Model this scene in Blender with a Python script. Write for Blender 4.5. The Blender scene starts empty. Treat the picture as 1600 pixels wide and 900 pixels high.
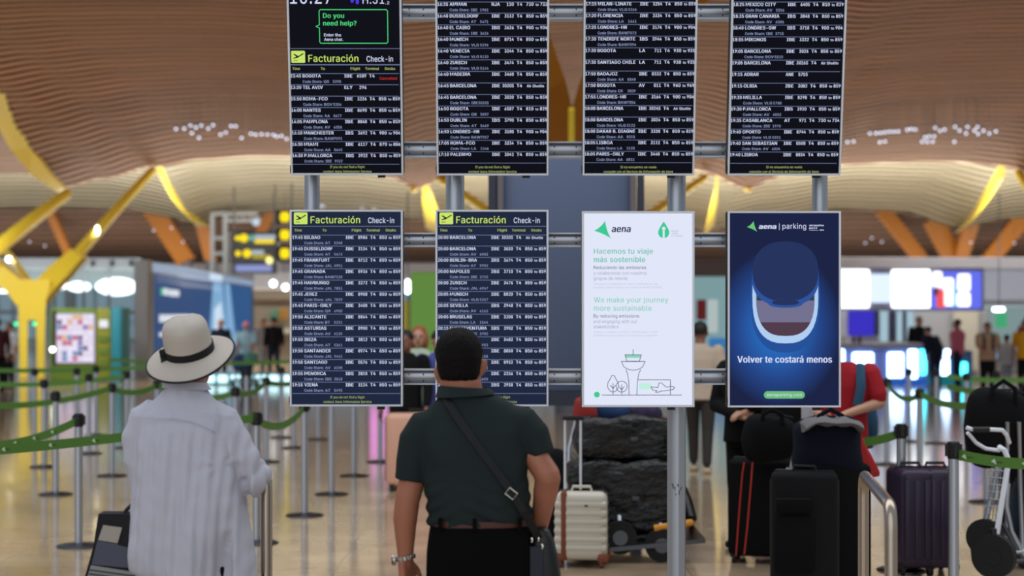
import bpy, bmesh, math, random
from mathutils import Vector, Matrix
from mathutils.geometry import tessellate_polygon
import numpy as np
random.seed(7)
SC = bpy.context.scene
COL = SC.collection

# ------------------------------------------------------------------ camera
F = 2667.0          # focal length in pixels of the 1600 px wide frame
HZ = 490.0          # row of the horizon
CH = 1.75           # camera height
cam = bpy.data.cameras.new('camera')
cam.sensor_width = 36; cam.lens = 36 * F / 1600
cam.shift_y = (HZ - 450) / 1600
cam.clip_start = 0.1; cam.clip_end = 400
cam.dof.use_dof = True
cam.dof.focus_distance = 7.8
cam.dof.aperture_fstop = 2.0
camo = bpy.data.objects.new('camera', cam); COL.objects.link(camo)
camo.location = (0, 0, CH); camo.rotation_euler = (math.pi / 2, 0, 0)
SC.camera = camo

# ------------------------------------------------------------------ daylight of the hall
wd = bpy.data.worlds.new('daylight'); SC.world = wd; wd.use_nodes = True
bg = wd.node_tree.nodes['Background']
bg.inputs[0].default_value = (0.80, 0.90, 1.0, 1)
bg.inputs[1].default_value = 0.38

def area(name, loc, rot, sx, sy, power, col=(1, 1, 1)):
    l = bpy.data.lights.new(name, 'AREA'); l.shape = 'RECTANGLE'
    l.size = sx; l.size_y = sy; l.energy = power; l.color = col
    o = bpy.data.objects.new(name, l); COL.objects.link(o)
    o.location = loc; o.rotation_euler = rot
    return o
R = math.radians
# skylights: above the foreground, and in the gaps between the roof waves
area('skylight_near', (2, 12, 11), (0, 0, 0), 26, 8, 1100, (0.95, 0.97, 1))
area('skylight_first_gap', (0, 56.5, 11.5), (R(18), 0, 0), 60, 4, 9000, (1.0, 0.97, 0.86))
area('skylight_second_gap', (0, 77, 11), (R(-12), 0, 0), 70, 3, 1200, (1.0, 0.9, 0.8))
area('roof_fill_front', (0, 36, 3.2), (R(180), 0, 0), 40, 16, 620, (1.0, 0.82, 0.62))  # added unseen upward fill for the near roof wave
area('roof_fill_back', (0, 59, 2.6), (R(180), 0, 0), 60, 10, 8500, (1.0, 0.96, 0.86))  # added fill in place of light bounced up from the floor
area('roof_fill_far', (0, 81, 2.8), (R(180), 0, 0), 60, 6, 1700, (1.0, 0.86, 0.74))  # added unseen fill that lifts the far roof wave
area('shop_fill', (9.6, 44.3, 2.9), (R(12), 0, 0), 8, 1.2, 130, (1, 0.98, 0.94))  # added fill that brightens the shop wall
area('service_fill', (15, 50, 3.6), (R(30), 0, 0), 7, 1.2, 170, (0.95, 0.98, 1))  # added fill that brightens the service area
area('kiosk_fill', (-12.5, 41, 4.2), (R(35), 0, 0), 8, 2, 260, (1, 0.97, 0.88))  # added unseen fill on the kiosk and the yellow column
_s = bpy.data.lights.new('glass_facade_daylight', 'SUN'); _s.energy = 0.72; _s.angle = R(70); _s.color = (0.93, 0.96, 1.0)
_so = bpy.data.objects.new('glass_facade_daylight', _s); COL.objects.link(_so); _so.rotation_euler = (R(68), 0, R(-14))

SC.view_settings.view_transform = 'Standard'
SC.view_settings.look = 'None'
SC.view_settings.gamma = 1.0
SC.view_settings.exposure = 0.0
SC.view_settings.use_curve_mapping = False
SC.cycles.use_denoising = True
SC.cycles.max_bounces = 6
SC.cycles.sample_clamp_indirect = 4.0

# ------------------------------------------------------------------ helpers
def lin(c):
    return tuple((x / 12.92 if x <= 0.04045 else ((x + 0.055) / 1.055) ** 2.4) for x in c)
def rgb(r, g, b):
    return lin((r / 255, g / 255, b / 255))
def P(px, py, d):
    """the world point seen at photo pixel px, py at depth d"""
    return Vector(((px - 800) * d / F, d, CH - (py - HZ) * d / F))

MATS = {}
def mat(name, col, rough=0.6, metal=0.0, em=None, es=1.0, noise=None, bump=None, spec=0.5, sheen=0.0, alpha=None, trans=0.0):
    if name in MATS: return MATS[name]
    m = bpy.data.materials.new(name); m.use_nodes = True
    nt = m.node_tree; b = nt.nodes['Principled BSDF']
    b.inputs['Base Color'].default_value = (*col, 1)
    b.inputs['Roughness'].default_value = rough
    b.inputs['Metallic'].default_value = metal
    b.inputs['Specular IOR Level'].default_value = spec
    if sheen: b.inputs['Sheen Weight'].default_value = sheen
    if trans: b.inputs['Transmission Weight'].default_value = trans
    if alpha is not None: b.inputs['Alpha'].default_value = alpha
    if em is not None:
        b.inputs['Emission Color'].default_value = (*em, 1)
        b.inputs['Emission Strength'].default_value = es
    tc = nt.nodes.new('ShaderNodeTexCoord')
    if noise:      # (scale, amount, (sx,sy,sz))
        mp = nt.nodes.new('ShaderNodeMapping'); mp.inputs['Scale'].default_value = noise[2] if len(noise) > 2 else (1, 1, 1)
        nt.links.new(tc.outputs['Object'], mp.inputs[0])
        n = nt.nodes.new('ShaderNodeTexNoise'); n.inputs['Scale'].default_value = noise[0]; n.inputs['Detail'].default_value = 4
        nt.links.new(mp.outputs[0], n.inputs['Vector'])
        r = nt.nodes.new('ShaderNodeMapRange')
        r.inputs['From Min'].default_value = .3; r.inputs['From Max'].default_value = .7
        r.inputs['To Min'].default_value = 1 - noise[1]; r.inputs['To Max'].default_value = 1 + noise[1]
        nt.links.new(n.outputs['Fac'], r.inputs['Value'])
        v = nt.nodes.new('ShaderNodeVectorMath'); v.operation = 'SCALE'; v.inputs[0].default_value = col
        nt.links.new(r.outputs[0], v.inputs['Scale']); nt.links.new(v.outputs[0], b.inputs['Base Color'])
    if bump:       # (scale, strength, distance, (sx,sy,sz))
        mp = nt.nodes.new('ShaderNodeMapping'); mp.inputs['Scale'].default_value = bump[3] if len(bump) > 3 else (1, 1, 1)
        nt.links.new(tc.outputs['Object'], mp.inputs[0])
        n = nt.nodes.new('ShaderNodeTexNoise'); n.inputs['Scale'].default_value = bump[0]; n.inputs['Detail'].default_value = 5
        nt.links.new(mp.outputs[0], n.inputs['Vector'])
        bp = nt.nodes.new('ShaderNodeBump'); bp.inputs['Strength'].default_value = bump[1]; bp.inputs['Distance'].default_value = bump[2]
        nt.links.new(n.outputs['Fac'], bp.inputs['Height']); nt.links.new(bp.outputs[0], b.inputs['Normal'])
    MATS[name] = m
    return m
def emi(name, col, s=1.0):
    """a glowing surface (screen, lamp, lit sign)"""
    if name in MATS: return MATS[name]
    m = mat(name, (0.002, 0.002, 0.002), rough=0.4, em=col, es=s, spec=0.06)
    return m

def tag(o, label=None, cat=None, group=None, kind=None):
    if label: o['label'] = label
    if cat: o['category'] = cat
    if group: o['group'] = group
    if kind: o['kind'] = kind
    return o
def thing(name, label, cat, loc=(0, 0, 0), group=None):
    o = bpy.data.objects.new(name, None); COL.objects.link(o); o.location = loc
    o.empty_display_size = .1
    return tag(o, label, cat, group)
def origin(o):
    v = Vector((0, 0, 0))
    while o is not None:
        v += o.location; o = o.parent
    return v
def copy_tree(o, parent=None):
    c = o.copy(); COL.objects.link(c); c.parent = parent
    for ch in [x for x in o.children]:
        copy_tree(ch, c)
    return c

class MB:
    def __init__(s): s.v = []; s.f = []; s.mi = []; s.m = 0
    def add(s, vs, fs):
        n = len(s.v); s.v += [tuple(v) for v in vs]
        for f in fs: s.f.append(tuple(i + n for i in f)); s.mi.append(s.m)
        return s
    def box(s, c, size, rot=None):
        hx, hy, hz = [a / 2 for a in size]; c = Vector(c)
        vs = [Vector((x, y, z)) for x in (-hx, hx) for y in (-hy, hy) for z in (-hz, hz)]
        if rot is not None: vs = [rot @ v for v in vs]
        return s.add([v + c for v in vs], [(0, 1, 3, 2), (4, 6, 7, 5), (0, 4, 5, 1), (2, 3, 7, 6), (0, 2, 6, 4), (1, 5, 7, 3)])
    def rbox(s, c, size, r=.02, seg=3, rot=None, fn=None):
        bm = bmesh.new(); bmesh.ops.create_cube(bm, size=1)
        for v in bm.verts: v.co = Vector((v.co.x * size[0], v.co.y * size[1], v.co.z * size[2]))
        bmesh.ops.bevel(bm, geom=list(bm.edges), offset=r, segments=seg, profile=.5, affect='EDGES')
        bm.verts.index_update(); c = Vector(c)
        vs = [v.co.copy() for v in bm.verts]
        if fn: vs = [fn(v) for v in vs]
        if rot is not None: vs = [rot @ v for v in vs]
        fs = [tuple(v.index for v in f.verts) for f in bm.faces]; bm.free()
        return s.add([v + c for v in vs], fs)
    def rings(s, rs, cap=True, closed=False):
        n = len(rs[0]); vs = [p for r in rs for p in r]; fs = []
        k = len(rs)
        for i in range(k if closed else k - 1):
            a = i * n; b = ((i + 1) % k) * n
            for j in range(n):
                fs.append((a + j, a + (j + 1) % n, b + (j + 1) % n, b + j))
        if cap and not closed:
            fs.append(tuple(range(n))[::-1]); fs.append(tuple((k - 1) * n + j for j in range(n)))
        return s.add(vs, fs)
    def tube(s, pts, r, n=10, cap=True, closed=False, sx=1.0, up=None):
        pts = [Vector(p) for p in pts]; rs = []
        k = len(pts); rr = r if isinstance(r, (list, tuple)) else [r] * k
        prev = None
        for i, p in enumerate(pts):
            if closed: t = pts[(i + 1) % k] - pts[i - 1]
            else: t = pts[min(i + 1, k - 1)] - pts[max(i - 1, 0)]
            t.normalize()
            if prev is None:
                a = Vector(up) if up else (Vector((0, 0, 1)) if abs(t.z) < .9 else Vector((0, 1, 0)))
                u = t.cross(a).normalized()
            else:
                u = (prev - t * prev.dot(t)).normalized()
            prev = u; w = t.cross(u)
            rs.append([p + (u * math.cos(2 * math.pi * j / n) * sx + w * math.sin(2 * math.pi * j / n)) * rr[i] for j in range(n)])
        return s.rings(rs, cap, closed)
    def cyl(s, p0, p1, r, r1=None, n=14): return s.tube([p0, p1], [r, r if r1 is None else r1], n)
    def lathe(s, c, prof, n=24, rot=None):
        c = Vector(c); rs = []
        for r, z in prof:
            ring = [Vector((r * math.cos(2 * math.pi * j / n), r * math.sin(2 * math.pi * j / n), z)) for j in range(n)]
            if rot is not None: ring = [rot @ v for v in ring]
            rs.append([v + c for v in ring])
        return s.rings(rs)
    def ball(s, c, r, n=12, m=8, rot=None):
        r = r if isinstance(r, (tuple, list)) else (r, r, r); c = Vector(c); rs = []
        for i in range(m + 1):
            th = math.pi * max(.02, min(.98, i / m)) if i in (0, m) else math.pi * i / m
            ring = [Vector((r[0] * math.sin(th) * math.cos(2 * math.pi * j / n), r[1] * math.sin(th) * math.sin(2 * math.pi * j / n), -r[2] * math.cos(th))) for j in range(n)]
            if rot is not None: ring = [rot @ v for v in ring]
            rs.append([v + c for v in ring])
        return s.rings(rs)
    def loft(s, secs, n=20, p=2.0):
        """secs: (centre, rx, ry) horizontal super-ellipse sections"""
        rs = []
        for c, rx, ry in secs:
            ring = []
            for j in range(n):
                a = 2 * math.pi * j / n; ca, sa = math.cos(a), math.sin(a)
                ring.append(Vector(c) + Vector((rx * math.copysign(abs(ca) ** (2 / p), ca), ry * math.copysign(abs(sa) ** (2 / p), sa), 0)))
            rs.append(ring)
        return s.rings(rs)
    def prism(s, poly, y0, y1, fr=None):
        """poly in x,z; extruded from y0 to y1"""
        n = len(poly)
        vs = [Vector((x, y0, z)) for x, z in poly] + [Vector((x, y1, z)) for x, z in poly]
        fs = [tuple(range(n)), tuple(range(2 * n - 1, n - 1, -1))] + [(i, i + n, (i + 1) % n + n, (i + 1) % n) for i in range(n)]
        return s.add(vs, fs)
    def build(s, name, m, parent=None, smooth=True, label=None, cat=None, group=None, kind=None, base=None, fix=False):
        off = origin(parent) if parent is not None else (Vector(base) if base is not None else Vector((0, 0, 0)))
        me = bpy.data.meshes.new(name)
        me.from_pydata([(v[0] - off.x, v[1] - off.y, v[2] - off.z) for v in s.v], [], s.f)
        ms = m if isinstance(m, (list, tuple)) else [m]
        for x in ms: me.materials.append(x)
        if len(ms) > 1: me.polygons.foreach_set('material_index', s.mi)
        if fix:
            bm = bmesh.new(); bm.from_mesh(me); bmesh.ops.recalc_face_normals(bm, faces=bm.faces); bm.to_mesh(me); bm.free()
        if smooth:
            me.polygons.foreach_set('use_smooth', [True] * len(me.polygons))
            me.set_sharp_from_angle(angle=R(42))
        o = bpy.data.objects.new(name, me); COL.objects.link(o)
        if parent is not None: o.parent = parent
        elif base is not None: o.location = off
        return tag(o, label, cat, group, kind)

def bake(o, voxel, it=4, fac=.5, fn=None):
    """union of the closed shells of o into one skin; fn moves its vertices afterwards"""
    md = o.modifiers.new('r', 'REMESH'); md.mode = 'VOXEL'; md.voxel_size = voxel; md.use_smooth_shade = True
    if it:
        sm = o.modifiers.new('s', 'SMOOTH'); sm.iterations = it; sm.factor = fac
    dg = bpy.context.evaluated_depsgraph_get()
    me = bpy.data.meshes.new_from_object(o.evaluated_get(dg))
    mats = [x for x in o.data.materials]
    old = o.data; o.modifiers.clear(); o.data = me; bpy.data.meshes.remove(old)
    me.materials.clear()
    for x in mats: me.materials.append(x)
    if fn:
        n = len(me.vertices); a = np.empty(n * 3); me.vertices.foreach_get('co', a); a = a.reshape(n, 3)
        nn = np.empty(n * 3); me.vertex_normals.foreach_get('vector', nn); nn = nn.reshape(n, 3)
        a = fn(a, nn); me.vertices.foreach_set('co', np.ascontiguousarray(a).ravel())
    me.polygons.foreach_set('use_smooth', [True] * len(me.polygons))
    me.update()
    return o

# lettering -------------------------------------------------------------
_cu = bpy.data.curves.new('glyphs', 'FONT'); _cu.size = 1; _cu.resolution_u = 2; _cu.space_character = 1.05
try:        # the grotesque face that ships inside Blender; its built-in face otherwise
    _cu.font = bpy.data.fonts.load(bpy.utils.system_resource('DATAFILES') + '/fonts/Inter.woff2')
except Exception:
    pass
_cu.fill_mode = 'NONE'
_co = bpy.data.objects.new('glyphs', _cu)
_tc = {}
def _raw(s, res):
    _cu.body = s; _cu.resolution_u = res
    m = _co.to_mesh()
    vs = [(v.co.x, v.co.y) for v in m.vertices]; ed = [tuple(e.vertices) for e in m.edges]
    _co.to_mesh_clear()
    return vs, ed
def _loops(vs, ed):
    nb = {}
    for a, b in ed: nb.setdefault(a, []).append(b); nb.setdefault(b, []).append(a)
    seen = set(); out = []
    for st in nb:
        if st in seen: continue
        lp = [st]; seen.add(st); cur = st
        while True:
            nx = [q for q in nb[cur] if q not in seen]
            if not nx: break
            cur = nx[0]; seen.add(cur); lp.append(cur)
        pts = []
        for q in lp:
            p = vs[q]
            if not pts or math.hypot(p[0] - pts[-1][0], p[1] - pts[-1][1]) > 1e-4: pts.append(p)
        while len(pts) > 1 and math.hypot(pts[0][0] - pts[-1][0], pts[0][1] - pts[-1][1]) <= 1e-4: pts.pop()
        if len(pts) > 2: out.append(pts)
    return out
def _sa(p): return sum(p[i][0] * p[(i + 1) % len(p)][1] - p[(i + 1) % len(p)][0] * p[i][1] for i in range(len(p))) / 2
def _fill(loops):
    def inside(p, q):
        c = False; j = len(q) - 1
        for i in range(len(q)):
            if (q[i][1] > p[1]) != (q[j][1] > p[1]) and p[0] < (q[j][0] - q[i][0]) * (p[1] - q[i][1]) / (q[j][1] - q[i][1]) + q[i][0]: c = not c
            j = i
        return c
    dep = [sum(inside(l[0], m) for m in loops if m is not l) for l in loops]
    V, Fc = [], []
    for l, d_ in zip(loops, dep):
        if d_ % 2: continue
        grp = [l] + [m for m, e in zip(loops, dep) if e == d_ + 1 and inside(m[0], l)]
        want = abs(_sa(l)) - sum(abs(_sa(m)) for m in grp[1:]); flat = [p for g in grp for p in g]; best = None
        for k in range(8):
            a = .13 * k; ca, sa = math.cos(a), math.sin(a)
            tri = tessellate_polygon([[Vector(((x * ca - y * sa) * 10, (x * sa + y * ca) * 10, 0)) for x, y in g] for g in grp])
            er = abs(_area(flat, tri) - want) / want
            if best is None or er < best[0]: best = (er, tri)
            if er < .01: break
        n = len(V); V += flat
        for f in best[1]:
            f = tuple(f)
            if _sa([flat[i] for i in f]) < 0: f = f[::-1]
            Fc.append(tuple(i + n for i in f))
    return V, Fc
def _area(vs, fs):
    a = 0
    for f in fs:
        p = [vs[i] for i in f]; a += abs(sum(p[i][0] * p[(i + 1) % len(p)][1] - p[(i + 1) % len(p)][0] * p[i][1] for i in range(len(p)))) / 2
    return a
_gc = {}
def _char(c, res):
    if (c, res) not in _gc:
        w0 = max(v[0] for v in _raw('HH', 2)[0]); adv = max(v[0] for v in _raw('H' + c + 'H', 2)[0]) - w0
        vs, fs = ([], []) if c == ' ' else _fill(_loops(*_raw(c, res)))
        _gc[(c, res)] = (adv, vs, fs)
    return _gc[(c, res)]
def glyphs(s, bold=0.0, res=2):
    k = (s, bold, res)
    if k not in _tc:
        V, Fc, x = [], [], 0.0
        for c in s:
            adv, vs, fs = _char(c, res); n = len(V)
            V += [(a + x, b) for a, b in vs]; Fc += [tuple(i + n for i in f) for f in fs]; x += adv
        _tc[k] = (V, Fc)
    return _tc[k]
CAP = max(v[1] for v in glyphs('H')[0])
class Sheet:
    """a flat face laid out in photo pixels (px right, py down) on the plane y=const of a board"""
    def __init__(s, fn): s.fn = fn; s.by = {}
    def mb(s, k):
        if k not in s.by: s.by[k] = MB()
        return s.by[k]
    def text(s, k, t, x, y, cap, w=None, bold=0.0, sq=1.0, lay=1, align='l', shear=0.0, res=2):
        """y = baseline row, cap = capital height in px"""
        vs, fs = glyphs(t, 0, res)
        if not vs: return
        sc = cap / CAP; x0 = min(v[0] for v in vs); x1 = max(v[0] for v in vs)
        sx = sc * sq if w is None else w / (x1 - x0)
        wd = (x1 - x0) * sx
        ox = x if align == 'l' else (x - wd if align == 'r' else x - wd / 2)
        for sh_ in ((-bold * .8, bold * .8) if bold else (0,)):
            s.mb(k).add([s.fn(ox + (a - x0 + sh_) * sx + b * sc * shear, y - b * sc, lay + (.3 if sh_ > 0 else 0)) for a, b in vs], fs)
    def poly(s, k, pts, lay=1):
        s.mb(k).add([s.fn(x, y, lay) for x, y in pts], [tuple(range(len(pts)))])
    def rect(s, k, x0, y0, x1, y1, lay=1): s.poly(k, [(x0, y1), (x1, y1), (x1, y0), (x0, y0)], lay)
    def rrect(s, k, x0, y0, x1, y1, r, lay=1, n=5):
        pts = []
        for cx, cy, a0 in ((x1 - r, y0 + r, -90), (x1 - r, y1 - r, 0), (x0 + r, y1 - r, 90), (x0 + r, y0 + r, 180)):
            for i in range(n + 1):
                a = R(a0 + 90 * i / n); pts.append((cx + r * math.cos(a), cy + r * math.sin(a)))
        s.poly(k, pts[::-1], lay)
    def line(s, k, pts, w, lay=1, closed=False):
        pts = list(pts)
        if closed: pts = pts + [pts[0]]
        for (ax, ay), (bx, by) in zip(pts, pts[1:]):
            L = math.hypot(bx - ax, by - ay) or 1; nx, ny = -(by - ay) / L * w / 2, (bx - ax) / L * w / 2
            ex, ey = (bx - ax) / L * w * .3, (by - ay) / L * w * .3
            s.poly(k, [(ax + nx - ex, ay + ny - ey), (bx + nx + ex, by + ny + ey), (bx - nx + ex, by - ny + ey), (ax - nx - ex, ay - ny - ey)], lay)
    def done(s, parent, spec):
        for k, mb in s.by.items():
            nm, m = spec[k]
            mb.build(nm, m, parent, smooth=False, kind='stuff' if 'lettering' in nm or nm in ('divider', 'fine_print', 'column_heading', 'green_heading', 'pale_green_heading', 'line_drawing', 'heading') else None)
# ------------------------------------------------------------------ materials
steel = mat('brushed_steel', rgb(182, 186, 194), .34, .85, bump=(60, .08, .001, (1, 1, .05)))
darksteel = mat('dark_steel', rgb(95, 97, 102), .38, 1.0)
blackpl = mat('black_plastic', rgb(16, 16, 18), .45)
alu = mat('bezel_aluminium', rgb(242, 246, 254), .4, .0)
yellow = mat('yellow_paint', rgb(250, 220, 66), .38)
orange = mat('orange_paint', rgb(160, 98, 6), .6)
beltg = mat('green_webbing', rgb(84, 128, 48), .65, bump=(300, .2, .001))
rubber = mat('black_rubber', rgb(18, 18, 19), .7)
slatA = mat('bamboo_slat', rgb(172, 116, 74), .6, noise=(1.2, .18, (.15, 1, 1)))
slatB = mat('bamboo_slat_lit', rgb(212, 204, 182), .6, noise=(.6, .14, (.3, 1, 1)))  # skylit copy of the bamboo, brightness put into the colour
slatC = mat('bamboo_slat_shaded', rgb(120, 92, 74), .65, noise=(1, .15, (.3, 1, 1)))  # shaded copy of the bamboo, shade put into the colour
gapm = mat('roof_void', rgb(46, 32, 22), .9)
gapB = mat('roof_void_lit', rgb(110, 100, 80), .9)  # lit copy of the void colour, for the skylit slats

# ------------------------------------------------------------------ floor
def floor_mat():
    m = bpy.data.materials.new('polished_marble'); m.use_nodes = True; nt = m.node_tree; b = nt.nodes['Principled BSDF']
    tc = nt.nodes.new('ShaderNodeTexCoord')
    n = nt.nodes.new('ShaderNodeTexNoise'); n.inputs['Scale'].default_value = 1.6; n.inputs['Detail'].default_value = 6
    nt.links.new(tc.outputs['Object'], n.inputs['Vector'])
    cr = nt.nodes.new('ShaderNodeValToRGB')
    cr.color_ramp.elements[0].position = .3; cr.color_ramp.elements[0].color = (*rgb(160, 136, 110), 1)
    cr.color_ramp.elements[1].position = .75; cr.color_ramp.elements[1].color = (*rgb(206, 182, 152), 1)
    nt.links.new(n.outputs['Fac'], cr.inputs[0])
    br = nt.nodes.new('ShaderNodeTexBrick'); br.offset = 0.0
    br.inputs['Scale'].default_value = 1; br.inputs['Brick Width'].default_value = 1.2; br.inputs['Row Height'].default_value = 1.2
    br.inputs['Mortar Size'].default_value = .005; br.inputs['Mortar'].default_value = (.45, .42, .4, 1)
    br.inputs['Color1'].default_value = (1, 1, 1, 1); br.inputs['Color2'].default_value = (.86, .86, .88, 1)
    nt.links.new(tc.outputs['Object'], br.inputs['Vector'])
    mx = nt.nodes.new('ShaderNodeMix'); mx.data_type = 'RGBA'; mx.blend_type = 'MULTIPLY'; mx.inputs[0].default_value = .8
    nt.links.new(cr.outputs[0], mx.inputs[6]); nt.links.new(br.outputs['Color'], mx.inputs[7])
    nt.links.new(mx.outputs[2], b.inputs['Base Color'])
    b.inputs['Roughness'].default_value = .11; b.inputs['Specular IOR Level'].default_value = .95
    n2 = nt.nodes.new('ShaderNodeTexNoise'); n2.inputs['Scale'].default_value = 2.5; n2.inputs['Detail'].default_value = 3
    nt.links.new(tc.outputs['Object'], n2.inputs['Vector'])
    bp = nt.nodes.new('ShaderNodeBump'); bp.inputs['Strength'].default_value = .08; bp.inputs['Distance'].default_value = .01
    nt.links.new(n2.outputs['Fac'], bp.inputs['Height']); nt.links.new(bp.outputs[0], b.inputs['Normal'])
    return m
MB().box((0, 48, -.1), (90, 106, .2)).build('floor', floor_mat(), smooth=False, kind='structure')

# ------------------------------------------------------------------ roof: waves of bamboo slats
def interp(x, tab):
    if x <= tab[0][0]: return tab[0][1]
    for (a, b), (c, d) in zip(tab, tab[1:]):
        if x <= c:
            t = (x - a) / (c - a); t2 = t * t * (3 - 2 * t)
            return b + (d - b) * t2
    return tab[-1][1]
def strip(name, prof, edge, X0, X1, nx, pitch, mats, border=None, depth=.06, blend=3.0):
    """prof: (depth, row) control points for a reference column ending at the strip's lower edge;
    edge(x): row of the lower edge per column, in metres of sideways position"""
    dE, yE = prof[-1]
    # arc length table of the reference profile
    pts = []
    for i in range(len(prof) - 1):
        p0 = prof[max(i - 1, 0)]; p1 = prof[i]; p2 = prof[i + 1]; p3 = prof[min(i + 2, len(prof) - 1)]
        for k in range(12):
            t = k / 12
            q = [.5 * ((2 * p1[j]) + (-p0[j] + p2[j]) * t + (2 * p0[j] - 5 * p1[j] + 4 * p2[j] - p3[j]) * t * t + (-p0[j] + 3 * p1[j] - 3 * p2[j] + p3[j]) * t ** 3) for j in (0, 1)]
            pts.append((q[0], CH + (HZ - q[1]) * q[0] / F))
    pts.append((dE, CH + (HZ - yE) * dE / F))
    L = [0]
    for a, b in zip(pts, pts[1:]): L.append(L[-1] + math.hypot(b[0] - a[0], b[1] - a[1]))
    def at(l):
        l = max(0, min(L[-1], l)); i = 0
        lo, hi = 0, len(L) - 1
        while hi - lo > 1:
            mid = (lo + hi) // 2
            if L[mid] <= l: lo = mid
            else: hi = mid
        t = (l - L[lo]) / (L[hi] - L[lo]); a, b = pts[lo], pts[hi]
        tx, tz = b[0] - a[0], b[1] - a[1]; q = math.hypot(tx, tz)
        return (a[0] + (b[0] - a[0]) * t, a[1] + (b[1] - a[1]) * t, tz / q, -tx / q)
    # slats laid so that their spacing looks even along the wave: wider where it runs flat
    cuts = [0.0]; l = 0.0; last = None; q = 0
    def row(l_):
        y_, z_ = at(l_)[:2]; return HZ - (z_ - CH) * F / y_
    while l < L[-1]:
        a_ = row(cuts[-1]); l = cuts[-1] + .05
        while l < L[-1] and abs(row(l) - a_) < pitch: l += .03
        cuts.append(min(l, L[-1]))
    n = len(cuts) - 1
    rows = []
    for k in range(n):
        for frac, rec in ((0, 0), (.55, 0), (.55, 1), (1, 1)):
            y, z, nxx, nz = at(cuts[k] + (cuts[k + 1] - cuts[k]) * frac)
            # normal pointing up/away from the hall
            ny_, nz_ = -nxx, -nz
            if nz_ < 0: ny_, nz_ = -ny_, -nz_
            rows.append((y + ny_ * depth * rec, z + nz_ * depth * rec, y))
    vs, fs, mi = [], [], []
    xs = [X0 + (X1 - X0) * i / nx for i in range(nx + 1)]
    if border: xs = [x for x in xs if not -16.5 < x < -9] + [-16.5 + 7.5 * i / 180 for i in range(181)]; xs.sort(); nx = len(xs) - 1
    for (y, z, yr) in rows:
        for x in xs:
            s = (CH + (HZ - edge(x)) * dE / F) - pts[-1][1]
            w = max(0, 1 - (dE - yr) / (blend * 8)); w = w * w * (3 - 2 * w) if w < 1 else 1
            vs.append((x, y, z + s * (.10 + .90 * w)))
    m = len(xs)
    for r in range(len(rows) - 1):
        for i in range(nx):
            if border:
                v = vs[r * m + i]; px = 800 + v[0] * F / v[1]; py = HZ - (v[2] - CH) * F / v[1]
                if border(px, py): continue
            fs.append((r * m + i, r * m + i + 1, (r + 1) * m + i + 1, (r + 1) * m + i))
            mi.append(0 if r % 4 == 0 or r % 4 == 1 and False else 1)
    root = bpy.data.objects.new(name, None); COL.objects.link(root); tag(root, kind='structure')
    b = MB(); b.v = vs; b.f = fs; b.mi = mi
    o = b.build('slat', mats, root, smooth=False, kind='stuff')
    return root
D1 = 52.0
E1 = [(-420, 297), (-330, 270), (-200, 250), (-60, 262), (20, 285), (100, 296), (170, 281), (240, 264), (320, 252), (400, 247), (470, 248), (560, 262), (610, 280), (650, 298), (690, 284), (760, 262), (900, 242), (1040, 256), (1100, 272), (1166, 298), (1220, 278), (1320, 260), (1430, 255), (1500, 256), (1560, 262), (1620, 278), (1690, 297), (1760, 270), (2000, 250)]
def e1(x): return interp(800 + x * F / D1, E1)
BORD = [(-30, 60), (0, 142), (30, 205), (60, 255), (84, 286), (100, 300)]
def bord(px, py):
    return px < 100 and py > interp(px, BORD) if px > -30 else True
strip('ceiling', [(22, -330), (25, -210), (28, -120), (32, -30), (36, 38), (40, 95), (44, 148), (48, 200), (52, 250)], e1, -30, 26, 150, 7.0, [slatA, gapm], bord, depth=.09)
# the wave beyond the big opening at the far left
strip('ceiling', [(40, -160), (46, -20), (51, 90), (55, 180), (58, 274)], lambda x: 274 + (x + 15) * 0, -26, -13.2, 24, 6.5, [slatC, gapm])
D2 = 72.0
E2 = [(-600, 330), (-100, 332), (60, 324), (200, 328), (255, 338), (310, 352), (360, 338), (450, 330), (560, 334), (650, 344), (760, 352), (900, 335), (1040, 352), (1110, 362), (1180, 346), (1300, 327), (1400, 330), (1500, 357), (1560, 344), (1700, 325), (2100, 330)]
def e2(x): return interp(800 + x * F / D2, E2)
strip('ceiling', [(57, 150), (60, 205), (64, 250), (68, 292), (72, 335)], e2, -34, 34, 110, 6.6, [slatB, gapB], blend=2, depth=.1)
D3 = 86.0
strip('ceiling', [(72, 255), (76, 300), (80, 340), (84, 378), (88, 412)], lambda x: 412, -42, 42, 20, 8, [slatC, gapm])
# roof deck that closes the roof above the openings' lamps, seen only from other places
MB().box((0, 90.5, 4.4), (90, .5, 1.6)).box((0, 90.4, 3.55), (90, .9, .12)).build('beam', mat('facade_beam', rgb(150, 140, 140), .6), smooth=False, kind='structure')

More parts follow.
